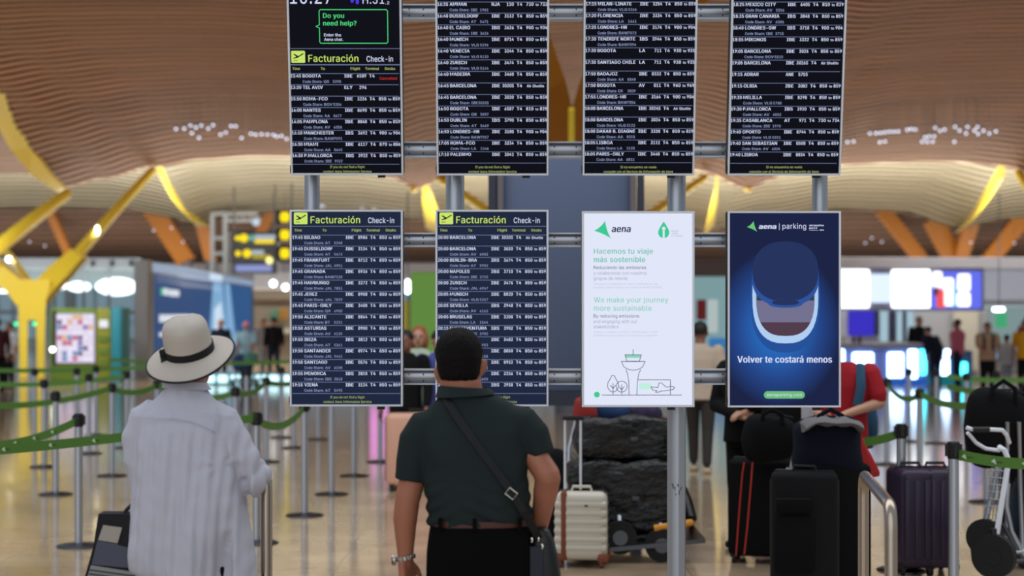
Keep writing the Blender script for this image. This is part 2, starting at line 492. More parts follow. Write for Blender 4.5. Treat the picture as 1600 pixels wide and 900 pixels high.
# ------------------------------------------------------------------ back wall with glazing
wallm = mat('pale_wall', rgb(150, 160, 172), .7)
wb = MB().box((0, 92, 2.2), (90, .3, 4.8)).build('wall_back', wallm, smooth=False, kind='structure')
glow = emi('daylit_glass', rgb(150, 185, 205), .55)
for i, (x0, x1) in enumerate([(-30, -25.2), (-24.8, -20), (-19.6, -15.2), (-14.8, -10.4), (-10, -5.6), (-5.2, -.8), (-.4, 4), (4.4, 8.8), (9.2, 13.6), (14, 18.4), (18.8, 23.2), (23.6, 28)]):
    w = bpy.data.objects.new('window_%d' % (i + 1), None); COL.objects.link(w); w.location = ((x0 + x1) / 2, 91.8, 1.9); tag(w, kind='structure')
    MB().box(((x0 + x1) / 2, 91.78, 1.95), (x1 - x0, .06, 3.1)).build('pane', glow, w, smooth=False)
    fr = MB()
    for x in (x0, (x0 + x1) / 2, x1): fr.box((x, 91.7, 1.95), (.12, .12, 3.2))
    for z in (.36, 1.3, 3.5): fr.box(((x0 + x1) / 2, 91.7, z), (x1 - x0, .1, .1))
    fr.build('window_frame', mat('window_grey', rgb(90, 96, 104), .5), w, smooth=False)

# ------------------------------------------------------------------ yellow roof supports
def beam_between(pts, ws, th, name, m, parent=None, **kw):
    """flat-sided steel arm through photo points (px, py, depth) with widths in px"""
    b = MB(); rs = []
    W = [P(*p) for p in pts]; k = len(W)
    for i in range(k):
        t = (W[min(i + 1, k - 1)] - W[max(i - 1, 0)]); t2 = Vector((t.x, 0, t.z)).normalized()
        u = Vector((t2.z, 0, -t2.x)); w = ws[i] * pts[i][2] / F / 2; d = Vector((0, th / 2, 0))
        c = [(1, -1), (1, 1), (-1, 1), (-1, -1)]
        ring = []
        for a, bb in c:
            ring.append(W[i] + u * w * a + d * bb)
        rs.append(ring)
    b.rings(rs); return b.build(name, m, parent, smooth=False, **kw)
def round_arm(pts, ws, name, m, parent):
    return MB().tube([P(*p) for p in pts], [w * p[2] / F / 2 for p, w in zip(pts, ws)], 16).build(name, m, parent)

ydeep = yellow
col1 = thing('roof_column', 'yellow forked steel column standing beside the green vending kiosk', 'column', P(50, 590, 46))
for sx in (-1, 1):
    MB().rings([[P(50 + sx * 13.5 + a * w / 2, y, 46 + b * .35) for a, b in ((-1, -1), (1, -1), (1, 1), (-1, 1))] for y, w in ((591.5, 12), (540, 13), (505, 14), (495, 16))]).build('leg', yellow, col1, smooth=False)
MB().rings([[P(50 + a * w / 2, y, 46 + b * .36) for a, b in ((-1, -1), (1, -1), (1, 1), (-1, 1))] for y, w in ((500, 41), (470, 44), (446, 56), (437, 54))]).build('trunk_plate', yellow, col1, smooth=False)
beam_between([(58, 470, 46), (70, 452, 46), (95, 425, 46.5), (125, 396, 47)], [26, 30, 30, 22], .7, 'arm', yellow, col1)
round_arm([(112, 408, 46.8), (150, 364, 48), (196, 312, 50), (238, 266, 51.6)], [20, 17, 15, 13], 'arm', yellow, col1)
beam_between([(42, 470, 46), (28, 448, 46), (0, 425, 46), (-60, 380, 45)], [26, 28, 28, 24], .7, 'arm', yellow, col1)
round_arm([(46, 442, 46.6), (20, 405, 49), (-30, 350, 51)], [12, 11, 10], 'arm', yellow, col1)
MB().ball(P(14, 405, 48.5), .08).build('arm_glint', emi('lamp_glint_glow', rgb(255, 250, 225), 9), col1)  # glowing ball stands in for the glare on this arm
MB().ball(P(152, 360, 47.7), (.06, .06, .13)).build('arm_glint', emi('lamp_glint_glow', rgb(255, 250, 225), 9), col1)  # glowing ball stands in for a highlight on the arm
a0 = thing('roof_column', 'thick yellow roof prop slanting in from the far left edge', 'column', P(-60, 430, 44))
round_arm([(-90, 470, 42), (-20, 400, 43.5), (45, 348, 46), (104, 303, 49)], [26, 25, 22, 17], 'arm', yellow, a0)
MB().cyl(P(-90, 470, 42), Vector((P(-90, 470, 42).x, 42, 0)), .35).build('trunk', yellow, a0)

def edge_band(name, pts, ws, label, m=yellow):
    o = beam_between(pts, ws, .5, name, m); return tag(o, label, 'roof beam')
edge_band('roof_edge_beam', [(-50, 40, 41), (-22, 112, 43), (8, 182, 45.5), (36, 234, 47.5), (64, 270, 49), (96, 297, 50.5)], [60, 50, 40, 32, 24, 12], 'curved yellow edge beam of the roof opening at the far left')
edge_band('roof_edge_beam', [(247, 260, 52.2), (268, 300, 60), (292, 334, 68), (318, 353, 71.5)], [26, 24, 22, 18], 'yellow roof beam running back from the tip of the forked column arm')
edge_band('roof_edge_beam', [(622, 180, 50), (634, 240, 51.4), (642, 280, 51.8), (648, 299, 52)], [24, 20, 14, 8], 'short yellow edge beam seen between the first two flight boards')
edge_band('roof_edge_beam', [(1176, 180, 50), (1184, 240, 51.2), (1178, 270, 51.6), (1168, 299, 52)], [24, 20, 14, 8], 'short yellow edge beam beside the fourth flight board')
edge_band('roof_edge_beam', [(1566, 266, 52.2), (1545, 300, 60), (1522, 335, 68), (1500, 358, 71.5)], [24, 24, 22, 18], 'yellow roof beam sloping down near the right edge above the shop')
# column in the middle, behind the boards
col2 = thing('roof_column', 'central roof column with spreading yellow arms behind the flight boards', 'column', P(893, 590, 46))
beam_between([(893, 591, 46), (893, 480, 46), (893, 440, 46)], [38, 40, 52], .7, 'trunk', yellow, col2)
for sx in (-1, 1):
    round_arm([(893 + sx * 22, 450, 46.4), (893 + sx * 110, 345, 49), (893 + sx * 208, 277, 51.6)], [24, 17, 12], 'arm', yellow, col2)
    beam_between([(893 + sx * 226, 281, 52.2), (893 + sx * 221, 320, 62), (893 + sx * 214, 362, 70)], [30, 30, 28], .5, 'edge_arm', yellow, col2)
beam_between([(893, 330, 30), (874, 230, 28), (842, 150, 27), (790, 30, 26), (740, -80, 25)], [50, 66, 92, 110, 120], .5, 'arm', orange, col2)
beam_between([(893, 330, 30), (912, 230, 28), (946, 150, 27), (1020, 20, 26), (1072, -60, 25)], [50, 66, 92, 120, 130], .5, 'arm', orange, col2)
MB().cyl(P(893, 330, 30), Vector((P(893, 330, 30).x, 30, 0)), .3).build('prop', mat('prop_grey', rgb(90, 92, 100), .5), col2)
MB().tube([P(893, 170, 26.6), P(893, 215, 27), P(893, 300, 27.5)], .05, 8).build('seam_rib', yellow, col2)
a3 = thing('roof_column', 'yellow roof prop leaving the view at the far right edge', 'column', P(1736, 590, 46))
round_arm([(1714, 450, 46.4), (1640, 345, 49), (1592, 270, 51.6)], [24, 17, 14], 'arm', yellow, a3)
MB().cyl(P(1736, 450, 46.4), Vector((P(1736, 450, 46.4).x, 46.4, 0)), .4).build('trunk', yellow, a3)
# orange props far back under the dark third wave
for i, (x0, y0, x1, y1, w, lab) in enumerate([
    (236, 322, 292, 408, 31, 'wide orange roof prop behind the truss gantry, above the blue billboard'),
    (316, 350, 330, 408, 19, 'narrow orange roof prop just beside the truss gantry'),
    (78, 330, 110, 402, 13, 'thin orange roof prop seen through the yellow forked column'),
    (424, 330, 402, 372, 15, 'orange roof prop leaning behind the hanging yellow signs'),
    (1376, 325, 1440, 406, 22, 'orange roof prop above the lit shop sign, leaning outwards'),
    (1456, 340, 1492, 412, 30, 'broad orange roof prop of the V pair above the shop, first limb'),
    (1516, 352, 1498, 412, 24, 'orange roof prop of the V pair above the shop, second limb'),
    (1612, 322, 1540, 412, 27, 'orange roof prop slanting in from the far right edge')]):
    t = thing('roof_prop', lab, 'roof prop', P(x1, y1, 82), group='orange props under the far roof')
    beam_between([(x0, y0, 79), (x1, y1, 82)], [w, w * .92], .6, 'strut', orange, t)
    MB().cyl(P(x1, y1, 82), Vector((P(x1, y1, 82).x, 82, 0)), .28).build('footing', mat('prop_grey', rgb(90, 92, 100), .5), t)

# ------------------------------------------------------------------ small lamps under the waves
LL = [(750, 550), (785, 548), (812, 535), (835, 543), (818, 567), (848, 587), (858, 535), (888, 548), (908, 533), (940, 573), (962, 565), (985, 538), (1005, 538), (1030, 588), (1070, 570), (1090, 574), (1115, 572), (1140, 573), (1165, 575), (1180, 582), (1200, 580), (1222, 592)]
LR = [(95, 476), (115, 474), (170, 447), (190, 446), (205, 445), (220, 443), (235, 441), (250, 441), (265, 440), (295, 435), (308, 432), (322, 434), (203, 476), (220, 474), (345, 475), (362, 475), (380, 475), (385, 457), (368, 457), (354, 460), (388, 428), (405, 438), (420, 434), (455, 425), (470, 437), (453, 475), (497, 425), (492, 447), (520, 437), (530, 425), (532, 448), (550, 438), (570, 447), (592, 440)]
lampg = emi('spot_glow', rgb(215, 222, 245), 3.2)
proto = None
def spot(px, py, label, group, d=44, r=.028):
    global proto
    p = P(px, py, d)
    if proto is None:
        t = thing('ceiling_spotlight', label, 'spotlight', p, group)
        MB().ball(p, r, 8, 6).build('bulb', lampg, t)
        MB().cyl(p + Vector((0, 0, .03)), p + Vector((0, 0, .09)), .022, n=8).build('housing', darksteel, t)
        MB().cyl(p + Vector((0, 0, .09)), p + Vector((0, 0, .9)), .006, n=5).build('stem', darksteel, t)
        proto = t
    else:
        t = copy_tree(proto); t.location = p; tag(t, label, 'spotlight', group)
    return t
for x, y in LL: spot(x / 2.728, y / 2.728, 'tiny white spotlight in the cluster under the roof beside the first board', 'spotlights beside the first board')
for x, y in LR: spot(1280 + x / 2.144, y / 2.144, 'tiny white spotlight in the cluster under the roof beyond the fourth board', 'spotlights beyond the fourth board')
for x, y, l in [(46, 378, 'single'), (70, 384, 'small warm'), (1352, 380, 'lower'), (1362, 372, 'upper'), (1378, 378, 'brightest'), (1517, 379, 'lone'), (1585, 380, 'outermost')]:
    spot(x, y, l + ' white lamp dot under the dark far roof, ' + ('left of the forked column arm' if x < 200 else ('over the white shop sign' if x < 1400 else 'over the shop corner at the right')), 'lamps under the dark far roof', d=74)
for x, y in [(240, 360), (268, 356), (286, 378)]:
    spot(x, y, 'faint lamp dot beside the wide orange prop over the billboard', 'faint lamps beside the orange prop', d=74, r=.02)

# ------------------------------------------------------------------ flight boards
DB = 9.0; S = DB / F
framed = mat('board_body', rgb(60, 62, 68), .5, .4)
M_w = emi('text_white', rgb(215, 222, 250), 1.0)
M_w2 = emi('text_white_upper', rgb(215, 218, 255), 1.0)
M_c = emi('text_codeshare', rgb(165, 178, 225), .8)
M_ln = emi('row_line', rgb(120, 132, 170), .8)
M_yg = emi('text_lime', rgb(205, 232, 110), .95)
M_yh = emi('text_lime_dim', rgb(190, 205, 120), .75)
M_red = emi('text_red', rgb(205, 50, 50), .9)
M_gr = emi('text_green', rgb(80, 225, 130), .9)
M_bl = emi('moon_blue', rgb(70, 60, 230), 1)
M_dk = emi('icon_black', rgb(14, 20, 30), .6)

def board(x0, y0, x1, y1, label, tilt, scr, bez=3, name='flight_board', cat='display board'):
    """outer frame in photo pixels; returns thing and a drawing sheet"""
    base = P((x0 + x1) / 2, y1, DB)
    t = thing(name, label, cat, base)
    def fn(px, py, lay=0):
        v = (y1 - py) * S
        return Vector(((px - 800) * S, DB - .001 * lay, base.z + v))
    w, h = (x1 - x0) * S, (y1 - y0) * S; cx = base.x; cz = base.z + h / 2
    MB().rbox((cx, DB + .055, cz), (w, .1, h), .006, 2).build('housing', framed, t)
    fr = MB(); bw = bez * S
    for (c, s) in [((cx - w / 2 + bw / 2, DB, cz), (bw, .022, h)), ((cx + w / 2 - bw / 2, DB, cz), (bw, .022, h)), ((cx, DB, cz + h / 2 - bw / 2), (w - 2 * bw, .022, bw)), ((cx, DB, cz - h / 2 + bw / 2), (w - 2 * bw, .022, bw))]:
        fr.rbox(c, s, .002, 1)
    fr.build('bezel', alu, t)
    MB().box((cx, DB + .006, cz), (w - 2 * bw + .002, .008, h - 2 * bw + .002)).build('screen', scr, t, smooth=False)
    MB().box((cx - w / 2 - .001, DB + .01, base.z + .03), (.008, .03, .04)).box((cx + .3 * w, DB + .05, base.z - .008), (.04, .03, .02)).build('catch', blackpl, t, smooth=False)
    for sx in (-.3, .3):
        MB().box((cx + sx * w, DB + .13, cz), (.06, .08, h * .7)).build('mounting_rail', darksteel, t, smooth=False)
    if tilt: t.rotation_euler = (R(tilt), 0, 0)
    return t, Sheet(fn)

SPEC = {'w': ('lettering', M_w), 'c': ('small_lettering', M_c), 'ln': ('divider', M_ln), 'yg': ('heading', M_yg), 'yh': ('column_heading', M_yh),
        'r': ('warning_lettering', M_red), 'g': ('green_lettering', M_gr), 'k': ('pictogram', M_dk), 'b': ('weather_symbol', M_bl)}
def header(sh, x, y):
    """x = frame left edge, y = frame top row (lower boards: 328)"""
    sh.rrect('yg', x + 6.2, y + 4, x + 27.5, y + 22.3, 1.6, 1)
    k = 'k'; a, b = x + 6.2, y + 4
    sh.poly(k, [(a + 3, b + 5.2), (a + 5, b + 4.6), (a + 11, b + 8), (a + 17.8, b + 3.6), (a + 19.3, b + 3.7), (a + 18.9, b + 4.9), (a + 9.2, b + 11), (a + 3.4, b + 12), (a + 2.8, b + 11), (a + 7.8, b + 8.9)][::-1], 2)
    sh.rect(k, a + 3, b + 14.6, a + 9.5, b + 15.4, 2)
    sh.text('yg', 'Facturación', x + 32.5, y + 20.8, 10.6, 77, .012, res=4)
    sh.text('w', 'Check-in', x + 122.3, y + 20.6, 8.6, 40.5, .006, res=4)
    sh.rect('ln', x + 4, y + 25.2, x + 174, y + 26.1)
def colheads(sh, x, y, w=177):
    for s, a, l in (('Time', 7, 11.5), ('To', 51, 6), ('Flight', 97, 14.5), ('Terminal', 119.5, 21), ('Desks', 150, 15.5)):
        sh.text('yh', s, x + a, y, 3.9, l, .03)
    sh.rect('ln', x + 4, y + 5.3, x + w - 4, y + 6.1)
def flights(sh, x, y, rows, pitch, w=177, last=True):
    """y = baseline row of the first flight"""
    for i, r in enumerate(rows):
        yy = y + i * pitch
        p = r.split('|')           # time|city|airline|number|terminal|desks|share airline|share number
        sh.text('w', p[0], x + 4.4, yy, 4.8, 15.8, .022)
        sh.text('w', p[1], x + 23, yy, 4.8, None, .022, .98)
        sh.text('w', p[2], x + 87.5, yy, 4.8, {3: 12.2, 2: 8.5}[len(p[2])], .022)
        sh.text('w', p[3], x + 121, yy, 4.8, len(p[3]) * 3.45, .022, align='r')
        if p[4]: sh.text('w', p[4], x + 126, yy, 4.8, 8, .022)
        if p[5] == 'S': sh.text('w', 'Air Shuttle', x + 141.5, yy, 4, 26.5, .02)
        elif p[5] == 'C': sh.text('r', 'Cancelled', x + 142, yy + 3.5, 4.2, 26.5, .015)
        elif p[5]:
            a, b = p[5].split()
            sh.text('w', a, x + 140.5, yy, 4.8, 11, .022); sh.text('w', 'to', x + 154.8, yy, 3.7, 4.5, .015); sh.text('w', b, x + 162, yy, 4.8, 10.6, .022)
        if len(p) > 6:
            sh.text('c', 'Code Share:', x + 23, yy + 8.3, 4.0, 30, .008); sh.text('c', p[6], x + 55.5, yy + 8.3, 4.0, None, .008, 1.1)
            sh.text('c', p[7], x + 82, yy + 8.3, 4.0, len(p[7]) * 3.1, .008, align='r')
        if i < len(rows) - 1 or last: sh.rect('ln', x + 4, yy + 10.8, x + w - 4, yy + 11.6)
def foot(sh, cx, y, a, b, wa, wb):
    sh.text('yh', a, cx, y, 3.7, wa, .012, align='c'); sh.text('yh', b, cx, y + 7.2, 3.7, wb, .012, align='c')

scr_lo = emi('screen_navy', rgb(28, 38, 62), .95)
scr_up = emi('screen_black', rgb(9, 9, 22), .9)
U1 = "23:45|BOGOTA|IBE|6589|T4|C|QR|5098;13:20|TEL AVIV|ELY|296||;15:50|ROMA-FCO|IBE|3236|T4|850 859|BOV|5204;16:00|NANTES|IBE|8690|T4|850 859|AA|8677;16:05|PAMPLONA|IBE|8848|T4|850 859|AV|6058;16:10|MANCHESTER|IBS|3692|T4|900 904|BAW|7092;16:30|MIAMI|IBE|6117|T4|870 886|AA|8645;16:30|P.MALLORCA|IBS|3922|T4|850 859|IBE|3922".split(';')
U2 = "16:35|AMMAN|RJA|110|T4|730 733|IBE|1982;16:40|DUSSELDORF|IBE|3132|T4|850 859|AT|5471;16:40|EL CAIRO|IBS|3626|T4|900 904|IBE|3626;16:40|MUNICH|IBE|8714|T4|850 859|VLG|5296;16:40|VENECIA|IBE|3244|T4|850 859|VLG|5110;16:40|ZURICH|IBE|3474|T4|850 859|VLG|5144;16:40|MADEIRA|IBE|3460|T4|850 859;16:45|BARCELONA|IBE|3020S|T4|S;16:45|BARCELONA|IBE|3020|T4|850 859|IBE|3020S;16:50|BOGOTA|IBE|6587|T4|810 829|QR|5097;16:50|DUBLIN|IBS|3790|T4|850 859|AT|5469;16:50|LONDRES-HR|IBE|3180|T4|900 904|BAW|7057;17:05|ROMA-FCO|IBE|3234|T4|850 859|LA|1546;17:10|PALERMO|IBE|3042|T4|850 859".split(';')
U3 = "17:15|MILAN-LINATE|IBE|3254|T4|850 859|VLG|5266;17:20|FLORENCIA|IBE|3334|T4|850 859|LA|1661;17:25|LONDRES-HR|IBE|3174|T4|900 904|BAW|7072;17:30|TENERIFE NORTE|IBS|3944|T4|850 859|BAW|7094;17:30|BOGOTA|LA|711|T4|930 935;17:30|SANTIAGO CHILE|LA|711|T4|930 935;17:50|BADAJOZ|IBE|8332|T4|850 859|AA|8848;17:50|BOGOTA|AV|011|T4|960 969|EK|3809;17:55|LONDRES-HR|IBE|3164|T4|900 904|BAW|7056;18:00|BARCELONA|IBE|3024S|T4|S;18:00|BARCELONA|IBE|3024|T4|850 859|VLG|5122;18:00|DAKAR B. DIAGNE|IBE|3328|T4|810 829|AA|8550;18:05|LISBOA|IBE|3112|T4|850 859|LA|1535;18:05|PARIS-ORLY|IBE|3440|T4|850 859|AA|8831".split(';')
U4 = "18:25|MEXICO CITY|IBE|6405|T4|810 829|AV|5556;18:35|GRAN CANARIA|IBS|3848|T4|850 859|AV|6086;18:40|LONDRES-GW|IBS|3718|T4|900 904|IBE|3718;18:55|MIKONOS|IBE|3332|T4|850 859;19:05|BARCELONA|IBE|3026|T4|850 859|BOV|5010;19:05|BARCELONA|IBE|3026S|T4|S;19:15|ADRAR|ANE|5755||;19:15|OLBIA|IBE|3082|T4|850 859;19:30|MELILLA|IBE|8298|T4|850 859|VLG|5788;19:30|P.MALLORCA|IBS|3920|T4|850 859|AV|6002;19:35|CASABLANCA|AT|971|T4|730 734|IBE|1970;19:40|OPORTO|IBE|8744|T4|850 859|VLG|5352;19:40|SAN SEBASTIAN|IBE|0508|T4|850 859|AV|6024;19:40|LISBOA|IBE|8854|T4|850 859".split(';')
L1 = "19:45|BILBAO|IBE|8986|T4|850 859|AT|5348;19:45|DUSSELDORF|IBE|3134|T4|850 859|AT|5473;19:45|FRANKFURT|IBE|8712|T4|850 859|JAL|6951;19:45|GRANADA|IBE|8936|T4|850 859|BAW|7228;19:45|HAMBURGO|IBE|3272|T4|850 859|JAL|7851;19:45|JEREZ|IBE|8908|T4|850 859|JAL|7839;19:45|PARIS-ORLY|IBE|3400|T4|850 859|QR|6900;19:50|ALICANTE|IBE|8864|T4|850 859|BT|5231;19:50|ASTURIAS|IBE|8900|T4|850 859|AV|6120;19:50|IBIZA|IBS|3812|T4|850 859|AT|5361;19:50|SANTANDER|IBE|8974|T4|850 859|JAL|9441;19:50|SANTIAGO|IBE|0576|T4|850 859|AV|6108;19:55|MENORCA|IBS|3818|T4|850 859|IBE|3818;19:55|VIENA|IBE|3124|T4|850 859|AT|5495".split(';')
L2 = "20:00|BARCELONA|IBE|3030S|T4|S;20:00|BARCELONA|IBE|3030|T4|850 859|AV|6083;20:00|BERLIN-BRA|IBS|3674|T4|850 859|AT|5902;20:00|NAPOLES|IBS|3710|T4|850 859|IBE|3710;20:00|ZURICH|IBE|3476|T4|850 859|JAL|6967;20:05|MUNICH|IBE|8820|T4|850 859|VLG|5357;20:05|SEVILLA|IBS|3948|T4|850 859|AV|6162;20:05|BRUSELAS|IBE|3208|T4|850 859|LA|1544;20:15|FUERTEVENTURA|IBS|3902|T4|850 859|IBE|3902;20:15|GINEBRA|IBE|3482|T4|850 859|JAL|6953;20:20|OPORTO|IBE|8850|T4|850 859|AV|5158;20:20|VIGO|IBE|8922|T4|850 859|AV|6131;20:25|MILAN|IBE|3256|T4|850 859|JAL|6655;20:30|TENERIFE|IBS|3938|T4|850 859".split(';')

TILT = 11.0
# upper row ------------------------------------------------------------
t, sh = board(455, -38, 630.5, 273.5, 'flight board of the upper row with the clock and the help message', TILT, scr_up)
x = 454
sh.text('w', '16:27', x + 6, 10, 21, 64, 0, res=5); sh.text('w', 'H:31', x + 117, 10, 12.5, 33, 0, res=5)
sh.text('w', '.2', x + 152, 11, 4.5, 6, 0)
for cx, cy in ((x + 105, 1), (x + 109, 7), (x + 101, 5)):
    sh.poly('b', [(cx + 2.6 * math.cos(k * .7), cy - 4 * math.sin(k * .7)) for k in range(9)], 1)
pts = [(x + 52, 19), (x + 153, 19), (x + 155, 21), (x + 155, 68), (x + 153, 70), (x + 52, 70), (x + 50, 68), (x + 50, 47), (x + 45, 44.5), (x + 50, 42), (x + 50, 21)]
sh.line('g', [(a, b) for a, b in pts], 1.2, 1, True)
sh.text('g', 'Do you', x + 56, 31.5, 7, 32, .025, res=4); sh.text('g', 'need help?', x + 56, 43, 7, 51, .025, res=4)
sh.text('w', 'Enter the', x + 57, 59.5, 4.4, 26, .02); sh.text('w', 'Aena chat.', x + 57, 66.3, 4.4, 29, .02)
sh.rect('ln', x + 4, 77.7, x + 173, 78.5)
header(sh, x - .5, 77.5); sh.rect('ln', x + 4, 102, x + 173, 102.8)
colheads(sh, x, 110.6, 175)
flights(sh, x - .5, 122.2, U1, 17.6, 175)
foot(sh, 543, 262.5, 'If you do not find a flight', 'contact Aena Information Service', 54, 75)
sh.done(t, SPEC)
for xa, xb, rows, ft, lab, y0 in ((682.5, 857, U2, 0, 'second flight board of the upper row, listing 16:35 to 17:10', 13.2), (910, 1084.5, U3, 1, 'third flight board of the upper row, listing 17:15 to 18:05', 12.6), (1136.5, 1313, U4, 1, 'fourth flight board of the upper row, listing 18:25 to 19:40', 13.6)):
    t, sh = board(xa, -38, xb, 274, lab, TILT, scr_up)
    colheads(sh, xa - .5, 1.8, 174)
    header(sh, xa - 1, -33)
    flights(sh, xa - 1, y0, rows, 17.72, 175)
    cx = (xa + xb) / 2
    if ft: foot(sh, cx, 262.8, 'Si no encuentra un vuelo', 'consulte con el Servicio de Información de Aena', 56, 108)
    else: foot(sh, cx, 262.8, 'If you do not find a flight', 'contact Aena Information Service', 54, 75)
    sh.done(t, SPEC)
# lower row ------------------------------------------------------------
for xa, xb, rows, lab in ((453, 629.5, L1, 'first flight board of the lower row, listing 19:45 to 19:55'), (680.5, 857, L2, 'second flight board of the lower row, behind the man in the dark shirt')):
    t, sh = board(xa, 328, xb, 635, lab, 0, scr_lo)
    header(sh, xa, 328); colheads(sh, xa, 361.6)
    flights(sh, xa - .3, 373.3, rows, 17.72)
    foot(sh, 543 if xa < 500 else 770, 622.4, 'If you do not find a flight', 'contact Aena Information Service', 54, 75)
    sh.done(t, SPEC)

# white poster screen ----------------------------------------------------
scr_w = emi('screen_white', rgb(224, 230, 248), 1.0)
t, sh = board(909, 330, 1085, 636, 'white poster screen with green headings and a line-drawn control tower', 0, scr_w, 3.5, 'poster_screen', 'display screen')
teal = emi('poster_green', rgb(62, 205, 150), .95); teal2 = emi('poster_green_mid', rgb(105, 195, 170), .95); teal3 = emi('poster_green_pale', rgb(140, 212, 190), .95)
navy = emi('poster_navy', rgb(28, 40, 80), 1); pgrey = emi('poster_grey', rgb(150, 155, 180), 1); pgrey2 = emi('poster_grey_pale', rgb(185, 190, 208), 1); mint = emi('poster_mint', rgb(190, 238, 222), 1)
SPW = {'lf': ('leaf_mark', teal), 'dt': ('green_dot', teal), 't': ('logo_mark', teal), 't2': ('green_heading', teal2), 't3': ('pale_green_heading', teal3), 'n': ('navy_lettering', navy), 'g': ('grey_lettering', pgrey), 'g2': ('fine_print', pgrey2), 'd': ('line_drawing', navy), 'm': ('mint_fill', mint), 'w': ('logo_cutout', scr_w)}
def tri(sh, k, x, y, s, lay=1):
    """three-pointed curved sail mark, tips given at scale s"""
    A = (0, 15.5); B = (17.5, 0); C = (26.5, 27.5); G = (14.5, 15.5); pts = []
    for p, q in ((A, B), (B, C), (C, A)):
        m_ = ((p[0] + q[0]) / 2, (p[1] + q[1]) / 2); c = (m_[0] + (G[0] - m_[0]) * .38, m_[1] + (G[1] - m_[1]) * .38)
        for i in range(7):
            u = i / 7; pts.append((x + s * ((1 - u) ** 2 * p[0] + 2 * u * (1 - u) * c[0] + u * u * q[0]), y + s * ((1 - u) ** 2 * p[1] + 2 * u * (1 - u) * c[1] + u * u * q[1])))
    sh.poly(k, pts, lay)
tri(sh, 't', 928, 345, 1.0)
sh.text('n', 'aena', 956, 362.6, 10.3, 28.5, .04, shear=.12, res=5)
cx, cy = 1037, 346
drop = [(cx, 346), (cx + 4.5, 353), (cx + 8, 359.5), (cx + 8.8, 364), (cx + 7.2, 368.5), (cx + 4, 371.3), (cx, 372), (cx - 4, 371.3), (cx - 7.2, 368.5), (cx - 8.8, 364), (cx - 8, 359.5), (cx - 4.5, 353)]
sh.poly('lf', drop[::-1], 1)
sh.poly('w', [(cx + 2.8 * math.cos(k * .5236), 357 - 2.8 * math.sin(k * .5236)) for k in range(12)], 2); sh.rect('w', cx - 1.5, 358, cx + 1.5, 373, 2)
for s, y in (('airport', 362), ('carbon', 365.8), ('accreditation', 369.6)): sh.text('g', s, 1049, y, 2.4, {'airport': 11, 'carbon': 10, 'accreditation': 18}[s])
sh.text('t2', 'Hacemos tu viaje', 928, 396.5, 8.2, 92, .014, res=4); sh.text('t2', 'más sostenible', 928, 409.5, 8.2, 80, .02, res=4)
sh.text('n', 'Reduciendo las emisiones', 927.5, 420.5, 5.2, 82, 0, res=3)
sh.text('g', 'y colaborando con nuestros', 927.5, 429.2, 5.2, 83, 0, res=3); sh.text('g', 'grupos de interés', 927.5, 437.5, 5.2, 53, 0, res=3)
sh.text('g2', 'Aeropuerto acreditado en nivel 3 Optimización del', 927.5, 445, 3, 100); sh.text('g2', 'programa Airport Carbon Accreditation de ACI EUROPE', 927.5, 450.4, 3, 107)
sh.text('t3', 'We make your journey', 928, 472.5, 8.2, 116, .012, res=4); sh.text('t3', 'more sustainable', 928, 485.5, 8.2, 90, .012, res=4)
sh.text('n', 'By reducing emissions', 927.5, 496.3, 5.2, 71, 0, res=3)
sh.text('g', 'and engaging with our', 927.5, 504.8, 5.2, 68, 0, res=3); sh.text('g', 'stakeholders', 927.5, 513, 5.2, 39, 0, res=3)
sh.text('g2', 'Airport accredited at Level 3 (Optimisation) of ACI', 927.5, 520.2, 3, 100); sh.text('g2', "EUROPE's Airport Carbon Accreditation programme", 927.5, 525.6, 3, 100)
L = lambda pts, w=.9, c=False: sh.line('d', pts, w, 2, c)
sh.poly('dt', [(932.6 + 4.6 * math.cos(k * .45), 616.5 - 4.6 * math.sin(k * .45)) for k in range(14)], 1)
L([(941, 617.2), (1065, 617.2)])
L([(989.2, 546), (989.2, 554)]); L([(976.5, 554.3), (1002, 554.3), (999, 564.5), (979.5, 564.5)], .9, True)
sh.poly('t3', [(977, 554.8), (1001.5, 554.8), (1000, 559), (978.5, 559)][::-1], 1)
arc = [(971 + 37 * k / 10, 564.8 + (0 if k in (0, 10) else 13.5 * math.sqrt(max(0, 1 - ((k - 5) / 5) ** 2)))) for k in range(11)]
L(arc, .9, True); L([(978, 577.5), (980.5, 584), (982.5, 598), (983, 617)]); L([(1001, 577.5), (998, 584), (995.8, 598), (995, 617)])
sh.rect('m', 998.5, 599, 1018, 608, 1)
L([(996.5, 593.5), (1047.5, 593.5), (1047.5, 617)])
for tx, ty, rw, rh in ((957.8, 602, 8.6, 10.5), (971.3, 604, 8.6, 8.6)):
    c = [(tx + rw * math.cos(k * .4488), ty - rh * math.sin(k * .4488) - (5 if (k in (3, 4) and tx < 960) else 0)) for k in range(14)]
    L(c, .9, True); L([(tx, ty - 3), (tx, 617)]); L([(tx - 4, ty - 0), (tx, ty + 5), (tx + 4, ty)])
L([(1017, 604.5), (1028, 605.5), (1029.5, 598.8), (1033, 598), (1041, 605), (1050, 603.5), (1054, 605.3), (1052, 608.5), (1041, 610.5), (1033, 611), (1027, 613.5), (1024, 612.5), (1027, 610.5), (1020, 609.5)], .9, True)
sh.done(t, SPW)

